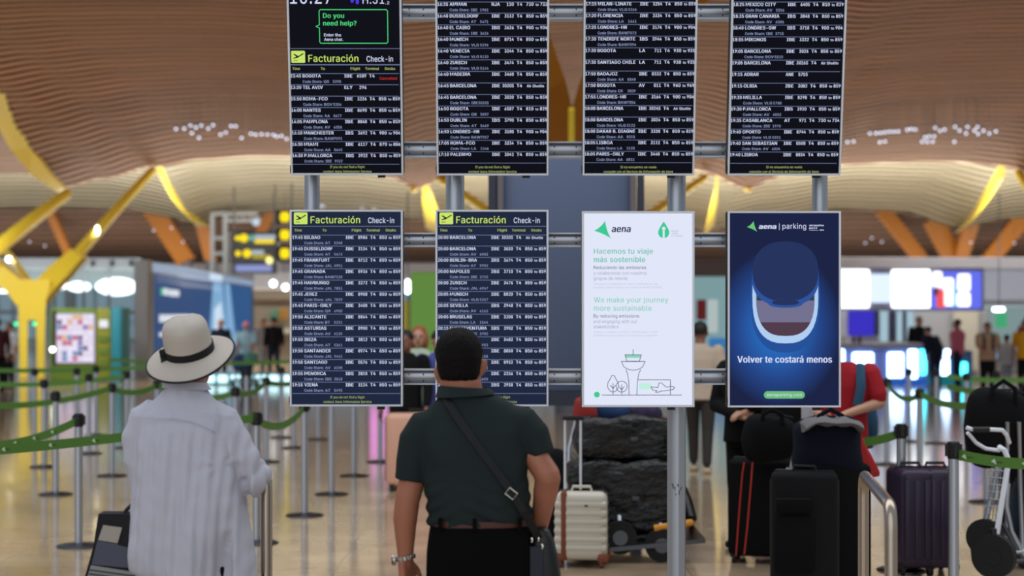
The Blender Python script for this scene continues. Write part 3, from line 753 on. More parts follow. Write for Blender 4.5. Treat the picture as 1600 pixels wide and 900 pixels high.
# blue window poster screen ----------------------------------------------
def grad_screen():
    m = bpy.data.materials.new('screen_blue_gradient'); m.use_nodes = True; nt = m.node_tree; b = nt.nodes['Principled BSDF']
    b.inputs['Base Color'].default_value = (.002, .002, .002, 1); b.inputs['Roughness'].default_value = .4; b.inputs['Specular IOR Level'].default_value = .06
    tc = nt.nodes.new('ShaderNodeTexCoord'); mp = nt.nodes.new('ShaderNodeMapping')
    # object origin = bottom centre of the board
    mp.inputs['Location'].default_value = (0, 0, -.50); mp.inputs['Scale'].default_value = (1.25, 0, 1.0)
    nt.links.new(tc.outputs['Object'], mp.inputs[0])
    ln = nt.nodes.new('ShaderNodeVectorMath'); ln.operation = 'LENGTH'; nt.links.new(mp.outputs[0], ln.inputs[0])
    cr = nt.nodes.new('ShaderNodeValToRGB'); e = cr.color_ramp.elements
    mp.inputs['Location'].default_value = (.04, 0, -.42)
    e[0].position = .10; e[0].color = (*rgb(38, 110, 196), 1); e[1].position = .42; e[1].color = (*rgb(24, 32, 68), 1)
    x = e.new(.27); x.color = (*rgb(34, 70, 140), 1)
    nt.links.new(ln.outputs['Value'], cr.inputs[0])
    nt.links.new(cr.outputs[0], b.inputs['Emission Color']); b.inputs['Emission Strength'].default_value = .95
    return m
t, sh = board(1137, 330, 1313.5, 636.5, 'dark blue poster screen showing a cabin window with its blind half down', 0, grad_screen(), 3, 'poster_screen', 'display screen')
bshade = emi('print_blind', rgb(35, 50, 95), .95); brim = emi('print_rim', rgb(175, 205, 240), 1); bsky = emi('print_apron', rgb(120, 118, 150), .9); bgr = emi('print_ground', rgb(84, 62, 78), .9); bg2 = emi('print_hedge', rgb(40, 66, 70), .9)
brec = emi('print_recess', rgb(36, 84, 160), .9); blow = emi('print_blind_lower', rgb(44, 84, 160), .95); pill = emi('print_pill', rgb(110, 190, 125), .95); tri_g = emi('print_mark', rgb(105, 200, 120), .95)
SPB = {'w': ('white_lettering', M_w), 't': ('logo_mark', tri_g), 'rec': ('window_recess', brec), 'rim': ('window_rim', brim), 'sky': ('window_view', bsky), 'gr': ('window_ground', bgr), 'hd': ('window_hedge', bg2), 'bl': ('window_blind', bshade), 'bl2': ('blind_lower_edge', blow), 'pl': ('green_pill', pill), 'gp': ('blind_grip', bshade)}
tri(sh, 't', 1167, 345.5, .6)
sh.text('w', 'aena', 1186, 357.6, 7.4, 26, .05, shear=.12, res=4, lay=1); sh.rect('w', 1217.3, 349, 1218, 359.5); sh.text('w', 'parking', 1222.5, 357.6, 8.4, 37, 0, res=4)
sh.text('w', 'aeropuertos', 1264.5, 353.4, 2.8, 22.5, .04); sh.text('w', 'para ti', 1264.5, 357.6, 2.8, 12, .04); sh.rect('w', 1264.5, 359.6, 1279, 360.1); sh.text('w', 'aena', 1281, 360.4, 2.4, 6, .04)
def sup(cx, cy, rx, ry, p=2.6, n=40, a0=0, a1=360):
    o = []
    for i in range(n + (0 if a1 - a0 == 360 else 1)):
        a = R(a0 + (a1 - a0) * i / n); c, s_ = math.cos(a), math.sin(a)
        o.append((cx + rx * math.copysign(abs(c) ** (2 / p), c), cy - ry * math.copysign(abs(s_) ** (2 / p), s_)))
    return o
sh.poly('rec', sup(1227, 467, 54, 84, 2.5), 1)
sh.poly('rim', sup(1227, 462, 51.5, 74.5, 2.6), 2)
view = sup(1227, 459, 46, 66, 2.7)
sh.poly('sky', view, 3)
lowv = [(a, b) for a, b in view if b > 499]; sh.poly('gr', lowv, 4)
sh.rect('hd', 1182.5, 462.5, 1271.5, 469.5, 4)
sh.poly('bl2', sup(1227, 432, 52.2, 46, 2.5), 5)
sh.poly('bl', sup(1227, 424, 51.5, 47, 2.3), 6)
sh.poly('bl2', sup(1227, 474, 27, 7, 2.2), 6); sh.poly('gp', sup(1227, 472.5, 21, 4.5, 2.4), 7)
sh.text('w', 'Volver te costará menos', 1152.5, 566.5, 10.2, 147, .03, res=4)
sh.rrect('pl', 1193.5, 611.3, 1257.5, 622.8, 5.6, 1, 6); sh.text('w', 'aenaparking.com', 1198, 619, 4.6, 55, .0, lay=2)
sh.done(t, SPB)

# support frame ------------------------------------------------------------
fr = thing('board_stand', 'steel pole and rail stand that carries the eight screens', 'stand', P(884, 490 + CH * F / 9.17, 9.17))
for px, w, low in ((487.5, 24, 640), (711, 29, 0), (1057, 29, 0), (1281, 24, 640)):
    d = 9.26; r = w * 9.26 / F / 2; p = P(px, 400, d)
    zb = 0 if not low else P(0, 520, d).z
    MB().cyl((p.x, d, zb), (p.x, d, 3.9), r, n=24).build('pole', steel, fr)
    if not low: MB().lathe((p.x, d, 0), [(.16, 0), (.16, .012), (r + .01, .02), (r + .01, .05)], 24).build('base_plate', darksteel, fr)
def rail(y0, y1, d=9.2):
    c = P(884, (y0 + y1) / 2, d); h = (y1 - y0) * d / F; x0 = P(466, 0, d).x; x1 = P(1304, 0, d).x
    MB().tube([(x0, d, c.z), (x1, d, c.z)], h * .46, 16).build('cross_rail', steel, fr)
    MB().box(((x0 + x1) / 2, d, c.z + h * .44), (x1 - x0, .09, .008)).box(((x0 + x1) / 2, d, c.z - h * .44), (x1 - x0, .09, .008)).build('rail_flange', alu, fr, smooth=False)
    b = MB()
    for px in (662, 866, 900, 1094, 1128, 640):
        for k in (-.15, .25): b.ball(P(px, 0, d - h * .46 + .004) * Vector((1, 1, 0)) if False else Vector((P(px, 0, d).x, d - h * .43, c.z - k * h)), .0042, 6, 4)
    b.build('bolt', blackpl, fr, kind='stuff')
rail(8, 32); rail(222, 247); rail(364, 386); rail(576, 601)
# scuff on the pole
for px, py, w, h in ((1050, 758, .008, .03), (1053.5, 762, .006, .022), (1058, 757, .01, .018), (1060, 768, .007, .026), (1055, 771, .009, .012), (1063, 762, .005, .02), (1057, 800, .004, .02)):
    p = P(px, py, 9.26); MB().rbox((p.x, 9.26 - .0475 - .0016 * (px - 1050) / 7, p.z), (w, .002, h), .0008, 1, rot=Matrix.Rotation(R(px % 7 * 5 - 15), 3, 'Y')).build('scuff_mark', mat('scuff', rgb(112, 116, 122), .8), fr, smooth=False)

# grey cabinet behind the boards --------------------------------------------
cab = thing('display_cabinet', 'large blue-grey panel cabinet standing behind the middle boards', 'cabinet', P(885, 490 + CH * F / 14.5, 14.5))
cm = mat('cabinet_grey', rgb(92, 104, 132), .42, .3); cd = mat('cabinet_dark', rgb(58, 62, 76), .5, .3)
q0, q1 = P(763, 246, 14.5), P(1006, 612, 14.5)
MB().rbox(((q0.x + q1.x) / 2, 14.65, (q0.z + q1.z) / 2), (q1.x - q0.x - .12, .22, q0.z - q1.z), .01).build('panel', cm, cab)
for px, w, m_ in ((769, 12, cd), (782, 9, mat('cabinet_post', rgb(112, 104, 108), .5)), (1001, 10, cd), (989, 9, mat('cabinet_post', rgb(112, 104, 108), .5))):
    p = P(px, 0, 14.5); MB().box((p.x, 14.5, (q0.z + q1.z) / 2), (w * 14.5 / F, .1, q0.z - q1.z)).build('side_post', m_, cab, smooth=False)
for px in (775, 995): MB().box((P(px, 0, 14.5).x, 14.62, q1.z / 2), (.1, .1, q1.z)).build('leg', cd, cab, smooth=False)
MB().box(((q0.x + q1.x) / 2, 14.6, q1.z - .06), (q1.x - q0.x, .2, .12)).build('bottom_beam', cd, cab, smooth=False)
MB().box(((q0.x + q1.x) / 2, 14.55, .04), (q1.x - q0.x, .4, .08)).build('base', cd, cab, smooth=False)
# ------------------------------------------------------------------ queue posts and belts
def make_post(loc, label, r=.031, h=1.0):
    x, y = loc; t = thing('queue_post', label, 'barrier post', (x, y, 0), 'steel queue posts with green belts')
    MB().lathe((x, y, 0), [(.165, 0), (.165, .008), (.15, .016), (.06, .024), (r + .006, .03)], 28).build('base', darksteel, t)
    MB().cyl((x, y, .02), (x, y, h - .09), r, n=18).build('pole', steel, t)
    b = MB().lathe((x, y, 0), [(r + .003, h - .1), (r + .005, h - .095), (r + .005, h - .004), (r, h)], 18)
    for a in (0, 90, 180, 270):
        b.box((x + (r + .006) * math.cos(R(a)), y + (r + .006) * math.sin(R(a)), h - .05), (.022, .022, .07))
    b.build('belt_head', blackpl, t); return t
pp = None
POSTS = {}
def post(key, px, base, label, py_top=None):
    """px: column, base: row where it meets the floor (or py_top: row of its top)"""
    global pp
    d = CH * F / (base - HZ) if base else .75 * F / (py_top - HZ)
    x = (px - 800) * d / F
    if pp is None: pp = make_post((x, d), label); t = pp
    else: t = copy_tree(pp); t.location = (x, d, 0); tag(t, label)
    POSTS[key] = (x, d); return t
post('A', 123, 854, 'steel queue post with a curved belt clipped on, nearest to the woman handbag')
post('B', 87, 773, 'steel queue post crossed by the low green belt, second row, far left')
post('C', 175, 744, 'steel queue post of the third row, just beside the woman white sleeve')
post('D', 69, 730, 'steel queue post standing before the yellow forked column')
post('E', 54, 690, 'distant queue post in front of the left leg of the yellow column')
post('F', 139, 709, 'distant queue post in front of the kiosk screen, right of the yellow column')
post('G', 198, 700, 'distant queue post before the blue edge of the kiosk')
post('H', 120, 688, 'distant queue post before the middle of the vending kiosk')
post('I', 150, 680, 'small far queue post under the kiosk screen, right edge')
post('W', 246, 732, 'queue post mostly hidden behind the woman in the hat, its black head at her shoulder')
post('J', 401, 849, 'steel queue post at the woman elbow, its foot beside the bent rail')
post('K', 368, 757, 'steel queue post between the woman shoulder and the first lower board')
post('L', 416, 722, 'steel queue post hard by the frame of the first lower board')
post('M', 385, 690, 'thin distant queue post below the person with the pink cap')
post('N', 440, 684, 'thin distant queue post just left of the first lower board')
post('O', 476, 806, 'tallest queue post seen under the first lower board')
post('Q', 518, 773, 'middle queue post seen under the first lower board')
post('S', 553, 744, 'queue post under the right end of the first lower board')
post('T', 594, 722, 'queue post beside the peach suitcase')
post('U', 497, 687, 'thin far queue post under the first lower board, middle')
post('V', 459, 700, 'thin far queue post under the first lower board, left corner')
post('a', 1408, None, 'queue post rising behind the two dark purple suitcases', 662)
post('b', 1490, None, 'large queue post in front of the luggage trolley with the green belt', 690)
post('c', 1437, 764, 'queue post with the drooping belt that runs to the black backpack')
post('d', 1386, 726, 'dark queue post between the red-shirted person and the shop counter')
post('e', 1420, 690, 'thin queue post before the glowing counter, left of the drooping belt')
post('f', 1463, 693, 'thin queue post before the glowing counter, behind the drooping belt')
post('g', 1510, 706, 'queue post left of the black backpack on the trolley')
post('h', 1541, 785, 'queue post whose beige foot shows beside the trolley frame')
post('i', 1557, 700, 'far queue post in front of the man in the beige shirt')
post('j', 1350, 694, 'thin queue post behind the elbow of the red-shirted person')
# posts outside the frame that hold the belts
def xy(px, d): return ((px - 800) * d / F, d)
def belt(a, b, label, sag=.12, z=.94, w=.062, logos=0, n=22, z1=None):
    A = Vector((*(POSTS[a] if isinstance(a, str) else a), 0)); B = Vector((*(POSTS[b] if isinstance(b, str) else b), 0))
    t = (B - A).normalized(); nrm = Vector((t.y, -t.x, 0)) * .0015
    rs = []; mid = []
    for i in range(n + 1):
        u = i / n; p = A.lerp(B, u); zz = z + ((z1 - z) * u if z1 else 0) - sag * 4 * u * (1 - u)
        mid.append((p, zz))
        rs.append([p + nrm + Vector((0, 0, zz - w / 2)), p - nrm + Vector((0, 0, zz - w / 2)), p - nrm + Vector((0, 0, zz + w / 2)), p + nrm + Vector((0, 0, zz + w / 2))])
    c = A.lerp(B, .5)
    root = thing('queue_belt', label, 'barrier belt', (c.x, c.y, z), 'green queue belts')
    MB().rings(rs).build('webbing', beltg, root, smooth=False)
    if logos:
        L = (B - A).length; m = MB(); m2 = MB(); k = int(L / logos)
        cam_side = -1 if nrm.y > 0 else 1
        for j in range(k):
            s = (j + .5) * logos / L; p = A.lerp(B, s); zz = z + ((z1 - z) * s if z1 else 0) - sag * 4 * s * (1 - s) ; off = nrm * cam_side * 1.8
            up = Vector((0, 0, 1)); tt = t if t.x > 0 else -t
            slope = 0
            def q(u, v): return p + off + tt * u + up * (zz + v - 0) 
            q0 = lambda u, v: Vector(((p + off + tt * u).x, (p + off + tt * u).y, zz + v))
            m.add([q0(-.045, 0), q0(-.02, .016), q0(-.008, -.016)], [(0, 1, 2)])
            vs, fs = glyphs('aena', .03); 
            m2.add([q0(-.004 + vx * .022, vy * .026 - .008) for vx, vy in vs], fs)
        m.build('printed_mark', mat('belt_white', rgb(205, 220, 200), .7), root, smooth=False, kind='stuff')
        m2.build('printed_lettering', mat('belt_dark', rgb(20, 40, 20), .7), root, smooth=False, kind='stuff')
    return root
belt(xy(-110, 9.9), 'J', 'straight green belt crossing low behind the woman in the hat', .03, .93, logos=.43, z1=.96)
belt(xy(-150, 11.2), 'A', 'curved green belt clipped to the post beside the woman bag side', .13, .95, logos=.2)
belt(xy(-120, 16), 'C', 'green belt of the third row, running low behind the post heads at far left', .12, .95, logos=0)
belt('C', 'W', 'green belt running up to the post hidden by the woman shoulder', .06)
belt(xy(-120, 21.5), 'G', 'green belt in front of the vending kiosk, lower of the two', .10)
belt(xy(-120, 25.5), xy(240, 26), 'green belt in front of the vending kiosk, upper of the two', .05)
belt(xy(170, 30), xy(470, 29), 'farthest green belt under the blue billboard', .05)
belt('J', 'O', 'green belt rising from the post at the woman elbow to the first board', .1)
belt('W', 'K', 'green belt behind the woman neck towards the thin posts', .1)
belt('K', 'L', 'short green belt left of the first lower board', .06)
belt('L', 'U', 'green belt vanishing behind the first lower board', .08)
belt('b', xy(1680, 9.4), 'broad green belt with small prints across the luggage trolley', .03, .93, logos=.2)
belt('a', xy(1250, 12.6), 'dark green belt between the purple suitcases and the red-shirted person', .1)
belt('c', xy(1527, 14.2), 'drooping green belt ending at the black backpack', .05, .95, z1=.99)
belt('d', 'c', 'green belt before the glowing counter', .1)
belt(xy(1480, 19), xy(1660, 17), 'green belt in front of the man in the beige shirt, lower', .05)
belt(xy(1480, 22), xy(1660, 22), 'green belt in front of the man in the beige shirt, upper', .05)

# ------------------------------------------------------------------ bent steel rails in front
def hoop(pts, r, label):
    t = thing('guard_rail', label, 'guard rail', (pts[0][0], pts[0][1], 0))
    # rounded corners
    P_ = [Vector(p) for p in pts]; out = [P_[0]]
    for i in range(1, len(P_) - 1):
        a, b, c = P_[i - 1], P_[i], P_[i + 1]; rr = .09
        s = b + (a - b).normalized() * rr; e = b + (c - b).normalized() * rr
        for k in range(7):
            u = k / 6; out.append((1 - u) ** 2 * s + 2 * u * (1 - u) * b + u * u * e)
    out.append(P_[-1])
    MB().tube(out, r, 18).build('tube', railm, t)
    for q in (P_[0], P_[-1]): MB().lathe((q.x, q.y, 0), [(.07, 0), (.07, .008), (r + .004, .014)], 20).build('floor_flange', darksteel, t)
    return t
railm = mat('satin_steel', rgb(188, 172, 156), .26, 1.0)
a, b = xy(1349, 7.1), xy(1392, 6.05)
hoop([(*a, 0), (*a, CH - 258 * 7.1 / F + .02), (*b, CH - 318 * 6.05 / F + .04), (*b, 0)], .0225, 'bent stainless steel guard rail in front of the black suitcases')
a, b = xy(376, 7.3), xy(416, 6.35)
hoop([(*a, 0), (*a, 1.165), (*b, 1.165), (*b, 0)], .0225, 'bent stainless steel guard rail the woman in the hat leans on')

# ------------------------------------------------------------------ luggage
def suitcase(px, base, w, h, dp, yaw, label, m, ribs=0, vert=False, strap=None, wheelm=None, handle=0, name='suitcase', mh=None, d=None, corner=None, logo=False, soft=False, hx=0):
    d = d or CH * F / (base - HZ); x = (px - 800) * d / F
    t = thing(name, label, 'suitcase', (x, d, 0)); wheelm = wheelm or rubber; z0 = .05
    o = MB()
    bumps = None
    def fn(v):
        k = 1 + (.012 if soft else 0) * math.sin(v.z * 9)
        return Vector((v.x * k, v.y * k, v.z))
    o.rbox((0, 0, z0 + h / 2), (w, dp, h), min(w, dp) * (.22 if not soft else .16), 4, fn=fn)
    rot = Matrix.Rotation(R(yaw), 3, 'Z')
    def put(mb, nm, mm, par=None):
        mb.v = [tuple(rot @ Vector(v) + Vector((x, d, 0))) for v in mb.v]
        return mb.build(nm, mm, par or t)
    put(o, 'shell', m)
    if ribs:
        for i in range(ribs):
            q = MB()
            if vert:
                xx = -w / 2 + w * (i + .8) / (ribs + .6); q.rbox((xx, -dp / 2 - .002, z0 + h / 2), (w / (ribs + 1.2), .016, h * .8), .006, 2)
            else:
                zz = z0 + h * .12 + h * .76 * (i + .5) / ribs; q.rbox((0, 0, zz), (w + .003, dp + .008, h * .76 / ribs * .86), .02, 3)
            put(q, 'rib', m)
    put(MB().box((0, 0, z0 + h / 2), (.004, dp * .2, h * .9)).tube([Vector((0, -dp / 2 - .003, z0 + .1)), Vector((0, -dp / 2 - .003, z0 + h - .1))], .004, 6) if False else MB().tube([(w / 2 * c, 0 + 0, z0 + h / 2 + s_) for c, s_ in ((1.005, -h * .42), (1.005, h * .42), (.86, h * .505), (-.86, h * .505), (-1.005, h * .42), (-1.005, -h * .42), (-.86, -h * .505), (.86, -h * .505))], .007, 6, closed=True), 'zip_seam', blackpl)
    if strap:
        q = MB(); xs_ = strap[1]
        q.rbox((xs_, 0, z0 + h / 2), (.045, dp + .02, h + .012), .02, 2); put(q, 'strap', strap[0])
    for sx in (-1, 1):
        for sy in (-1, 1):
            q = MB().cyl((sx * w * .4 - .012, sy * dp * .36, .03), (sx * w * .4 + .012, sy * dp * .36, .03), .03, n=14)
            q.box((sx * w * .4, sy * dp * .36, .06), (.05, .05, .03)); put(q, 'wheel', wheelm)
            if corner:
                put(MB().rbox((sx * w * .44, sy * dp * .42, z0 + .02), (.075, .06, .06), .015, 2), 'corner_guard', corner)
    put(MB().tube([(-.07, 0, z0 + h - .005), (-.06, 0, z0 + h + .03), (.06, 0, z0 + h + .03), (.07, 0, z0 + h - .005)], .011, 8), 'carry_handle', mh or blackpl)
    if handle:
        for sx in (-1, 1): put(MB().cyl((hx + sx * .055, dp * .3, z0 + h - .01), (hx + sx * .055, dp * .3, z0 + h + handle), .008, n=8), 'handle_rod', alu)
        put(MB().rbox((hx, dp * .3, z0 + h + handle), (.15, .032, .032), .012, 2), 'handle_grip', blackpl)
    if logo:
        put(MB().ball((w * .12, -dp / 2 - .012, z0 + h * .81), (.013, .003, .007), 10, 6), 'badge', blackpl)
    return t
black = mat('black_fabric', rgb(11, 11, 13), .85, spec=.2, bump=(40, .3, .004))
blackshell = mat('black_shell', rgb(20, 21, 26), .35)
navyf = mat('navy_fabric', rgb(18, 22, 38), .85, spec=.2, bump=(14, .5, .02))
tan = mat('tan_leather', rgb(128, 66, 40), .5)
cream = mat('cream_shell', rgb(214, 206, 190), .38)
plum = mat('plum_shell', rgb(48, 36, 58), .34, spec=.35)
peach = mat('peach_shell', rgb(222, 168, 142), .45)
suitcase(909, 884, .36, .47, .23, -8, 'cream hard suitcase with a brown strap, in front of the luggage cart', cream, 6, strap=(tan, -.115), wheelm=tan, mh=cream, corner=tan, handle=.50, logo=True, hx=-.07)
suitcase(650, 766, .60, .72, .28, 6, 'peach suitcase standing behind the man in the dark shirt', peach, 0)
s1 = suitcase(1190, 878, .45, .68, .26, -16, 'black suitcase with two red zip lines below the fourth lower board', black, 0, soft=True)
def line_on(t, pts, r, nm, m): return MB().tube(pts, r, 6).build(nm, m, t)
redz = mat('red_piping', rgb(200, 50, 34), .5)
d0 = 11.7
line_on(s1, [P(1163, 722, d0), P(1160, 740, d0), P(1155, 800, d0 - .02), P(1150, 868, d0 - .03)], .005, 'red_zip', redz)
line_on(s1, [P(1176, 722, d0 - .02), P(1173, 760, d0 - .06), P(1168, 820, d0 - .08), P(1163, 866, d0 - .1)], .005, 'red_zip', redz)
suitcase(1302, 950, .40, .78, .30, 14, 'tall black upright suitcase with a front pocket, behind the bent rail', black, 0, soft=True, d=10.6)
sb = suitcase(1257, 956, .40, .74, .26, -10, 'dark soft suitcase with a flap pocket, below the navy holdall', mat('charcoal_fabric', rgb(26, 26, 28), .85, spec=.2, bump=(40, .3, .003)), 0, soft=True, d=10.4)
MB().rbox(P(1240, 790, 10.22), (.22, .04, .09), .015, 2).build('pocket_flap', black, sb)
MB().rbox(P(1240, 850, 10.23), (.24, .03, .34), .015, 2).build('pocket', black, sb)
suitcase(1422, 894, .24, .66, .40, 4, 'dark purple hard suitcase, the one next to the bent rail', plum, 3, True)
suitcase(1461, 894, .22, .66, .40, 4, 'dark purple hard suitcase, the one next to the large queue post', plum, 3, True)

def bag(px, py, d, size, label, m, name='holdall', cat='bag', yaw=0, lump=.03, seed=1, straps=True):
    c = P(px, py, d); t = thing(name, label, cat, (c.x, c.y, c.z - size[2] / 2)); rnd = random.Random(seed); ph = [rnd.uniform(0, 6) for _ in range(6)]
    q = MB(); rot = Matrix.Rotation(R(yaw), 3, 'Z')
    secs = []
    def fn(v):
        k = 1 + lump / size[0] * (math.sin(v.z * 22 + ph[0]) * .5 + math.sin(v.x * 17 + ph[1]) * .7 + math.sin(v.x * 31 + v.z * 19 + ph[2]) * .35)
        return Vector((v.x * k, v.y * k, v.z * (1 + .08 * math.sin(v.x * 12 + ph[3]))))
    n = 28; rs = []
    for i in range(15):
        th = math.pi * (i + .15) / 14.3; sz = -math.copysign(abs(math.cos(th)) ** .6, math.cos(th)); sr = abs(math.sin(th)) ** .55
        ring = []
        for j in range(n):
            a = 2 * math.pi * j / n; ca, sa = math.cos(a), math.sin(a)
            v = Vector((size[0] / 2 * sr * math.copysign(abs(ca) ** .75, ca), size[1] / 2 * sr * math.copysign(abs(sa) ** .75, sa), size[2] / 2 * sz))
            ring.append(rot @ fn(v) + c)
        rs.append(ring)
    q.rings(rs).build('body', m, t)
    w, h, dp = size[0], size[2], size[1]
    def tr(v): return rot @ Vector(v) + c
    MB().tube([tr((-w * .42, -dp * .1, h * .44)), tr((-w * .2, -dp * .12, h * .5)), tr((w * .2, -dp * .12, h * .5)), tr((w * .42, -dp * .1, h * .44))], .005, 6).build('zip', blackpl, t)
    if straps:
        MB().tube([tr((-w * .2, -dp * .4, h * .3)), tr((-w * .17, -dp * .42, h * .52)), tr((0, -dp * .4, h * .62)), tr((w * .17, -dp * .42, h * .52)), tr((w * .2, -dp * .4, h * .3))], .01, 8, sx=1.6).build('handle', m, t)
    return t
bag(1203, 685, 11.75, (.37, .26, .33), 'black rucksack resting on the suitcase with red zip lines', black, 'rucksack', seed=3)
bag(1292, 700, 10.6, (.41, .3, .40), 'bulging navy holdall on top of the tall black suitcases', navyf, seed=5)
greyk = mat('grey_knit', rgb(120, 118, 120), .9, bump=(120, .8, .004))
t = thing('grey_scarf', 'grey knitted cloth draped over the navy holdall', 'scarf', P(1300, 660, 10.5))
q = MB(); ring = []
for i in range(13):
    u = i / 12; px = 1252 + u * 90; py = 668 - 12 * math.sin(u * math.pi) - 3 * math.sin(u * 9)
    c = P(px, py, 10.5); ring.append([c + Vector((.0, .16 * math.cos(a), .028 * math.sin(a) * (1 + .3 * math.sin(u * 20)) - .0)) for a in [k * math.pi / 6 for k in range(12)]])
q.rings(ring).build('cloth', greyk, t)
# red shopping bag hanging from the hand
t = thing('red_bag', 'bright red cloth bag hanging from the hand of the red-shirted person', 'bag', P(1356, 745, 10.9))
poly = [(1336, 672), (1341, 668), (1349, 690), (1360, 708), (1375, 738), (1374, 744), (1357, 748), (1345, 737), (1338, 712)]
c = P(1352, 712, 10.9); front, back = [], []
rs = []
for s_, dy in ((.2, -.05), (.8, -.04), (1, 0), (.8, .04), (.2, .05)):
    rs.append([Vector((P(1354 + (x - 1354) * s_, 712 + (y - 712) * s_, 10.9).x, 10.9 + dy, P(1354, 712 + (y - 712) * s_, 10.9).z)) for x, y in poly])
MB().rings(rs).build('body', mat('red_cloth', rgb(196, 24, 28), .6, bump=(10, .6, .02)), t, fix=True)
MB().tube([P(1338, 672, 10.9), P(1337, 655, 10.88), P(1343, 672, 10.9)], .006, 6).build('handle', mat('red_cloth', (0, 0, 0)), t)

# luggage cart with black wrapped bags ---------------------------------------
def wheel(b, c, r, w): b.cyl(Vector(c) - Vector((w / 2, 0, 0)), Vector(c) + Vector((w / 2, 0, 0)), r, n=20)
ct = thing('luggage_cart', 'luggage cart with a yellow bumper under the black wrapped bags', 'trolley', P(980, 868, 12.3))
dC = 12.6
pA, pB = P(890, 842, dC), P(1080, 816, dC + .3)
MB().rings([[Vector((a.x, y_, a.z + zz)) for y_, zz in ((11.95, -.03), (13.1, -.03), (13.1, 0), (11.95, 0))] for a in (pA, pB)]).build('deck', darksteel, ct, smooth=False)
MB().tube([P(1022, 826, 12.0), P(1078, 817, 12.0), P(1081, 816, 12.9)], .026, 10).build('bumper', mat('bumper_yellow', rgb(224, 150, 40), .5), ct)
for px, py, dd, r in ((969, 840, 11.98, .118), (1034, 852, 12.0, .118), (905, 846, 12.9, .11)):
    w_ = MB().cyl(P(px - 3, py, dd), P(px + 3, py, dd + .05), r, n=22); c = P(px, py, dd)
    w_ = MB(); w_.tube([c + Vector((0, -.02, 0)), c + Vector((0, .03, 0))], r, 24); 
    o = w_.build('wheel', rubber, ct)
    MB().tube([c + Vector((0, -.026, 0)), c + Vector((0, .036, 0))], r * .45, 16).build('hub', darksteel, o)
    MB().tube([c, c + Vector((0, .1, .14))], .015, 8).build('fork', steel, ct)
MB().tube([P(985, 838, 12.1), P(992, 842, 12.1), P(1003, 839, 12.1), P(1010, 841, 12.1)], .018, 8).build('brake_bar', blackpl, ct)
MB().tube([P(884, 842, 12.9), P(890, 700, 13.0), P(905, 640, 13.1)], .018, 8).build('back_frame', steel, ct)
wrap = mat('black_plastic_wrap', rgb(6, 6, 9), .16, bump=(7, 1.0, .05, (1, 1, 2)))
def wrapped(x0, y0, x1, y1, d, lab, seed):
    a, b = P(x0, y0, d), P(x1, y1, d); rnd = random.Random(seed); ph = [rnd.uniform(0, 6) for _ in range(4)]
    t = thing('wrapped_bag', lab, 'bag', ((a.x + b.x) / 2, d + .3, b.z))
    def fn(v): return v + Vector((.014 * math.sin(v.z * 25 + ph[0]) + .01 * math.sin(v.y * 30), .02 * math.sin(v.x * 13 + ph[1]) * math.sin(v.z * 11 + ph[3]), .016 * math.sin(v.x * 17 + ph[2])))
    q = MB(); W, Hh = b.x - a.x, a.z - b.z
    bm = bmesh.new(); bmesh.ops.create_cube(bm, size=1)
    for v in bm.verts: v.co = Vector((v.co.x * W, v.co.y * .6, v.co.z * Hh))
    bmesh.ops.bevel(bm, geom=list(bm.edges), offset=.06, segments=3, profile=.5, affect='EDGES')
    bmesh.ops.subdivide_edges(bm, edges=[e for e in bm.edges if e.calc_length() > .12], cuts=5, use_grid_fill=True)
    bm.verts.index_update(); c = Vector(((a.x + b.x) / 2, d + .3, (a.z + b.z) / 2))
    q.add([fn(v.co) + c for v in bm.verts], [tuple(v.index for v in f.verts) for f in bm.faces]); bm.free()
    q.build('bag', wrap, t)
    MB().rbox(c + Vector((W * .1, -.31, 0)), (.05, .012, .03), .005, 2).build('label_tag', mat('tag_grey', rgb(80, 82, 88), .5), t)
    return t
wrapped(890, 720, 1062, 838, 12.1, 'large black plastic-wrapped bag at the bottom of the cart load', 1)
wrapped(902, 650, 1050, 722, 12.15, 'black plastic-wrapped bag on top of the cart load', 2)
MB().tube([P(1064, 766, 12.6), P(1072, 785, 12.5), P(1079, 812, 12.4)], .05, 10).build('end_panel', blackshell, ct)
cb = bag(950, 642, 12.4, (.30, .25, .16), 'blue and red jacket bundled on the wrapped bags', mat('jacket_blue', rgb(40, 70, 120), .8, bump=(12, .5, .02)), 'jacket', 'clothing', straps=False, seed=8, lump=.04)
bag(915, 640, 12.3, (.17, .2, .2), 'crumpled red jacket on the cart next to the handle', mat('jacket_red', rgb(150, 40, 36), .8, bump=(12, .5, .02)), 'jacket', 'clothing', straps=False, seed=9)
bag(1000, 646, 12.5, (.34, .22, .13), 'dark purple patterned cloth on the wrapped bags', mat('cloth_purple', rgb(58, 44, 78), .8, noise=(20, .6)), 'jacket', 'clothing', straps=False, seed=10)
bag(878, 800, 13.4, (.34, .3, .95), 'dark bag standing behind the cream suitcase', black, 'duffel_bag', 'bag', straps=False, seed=11)

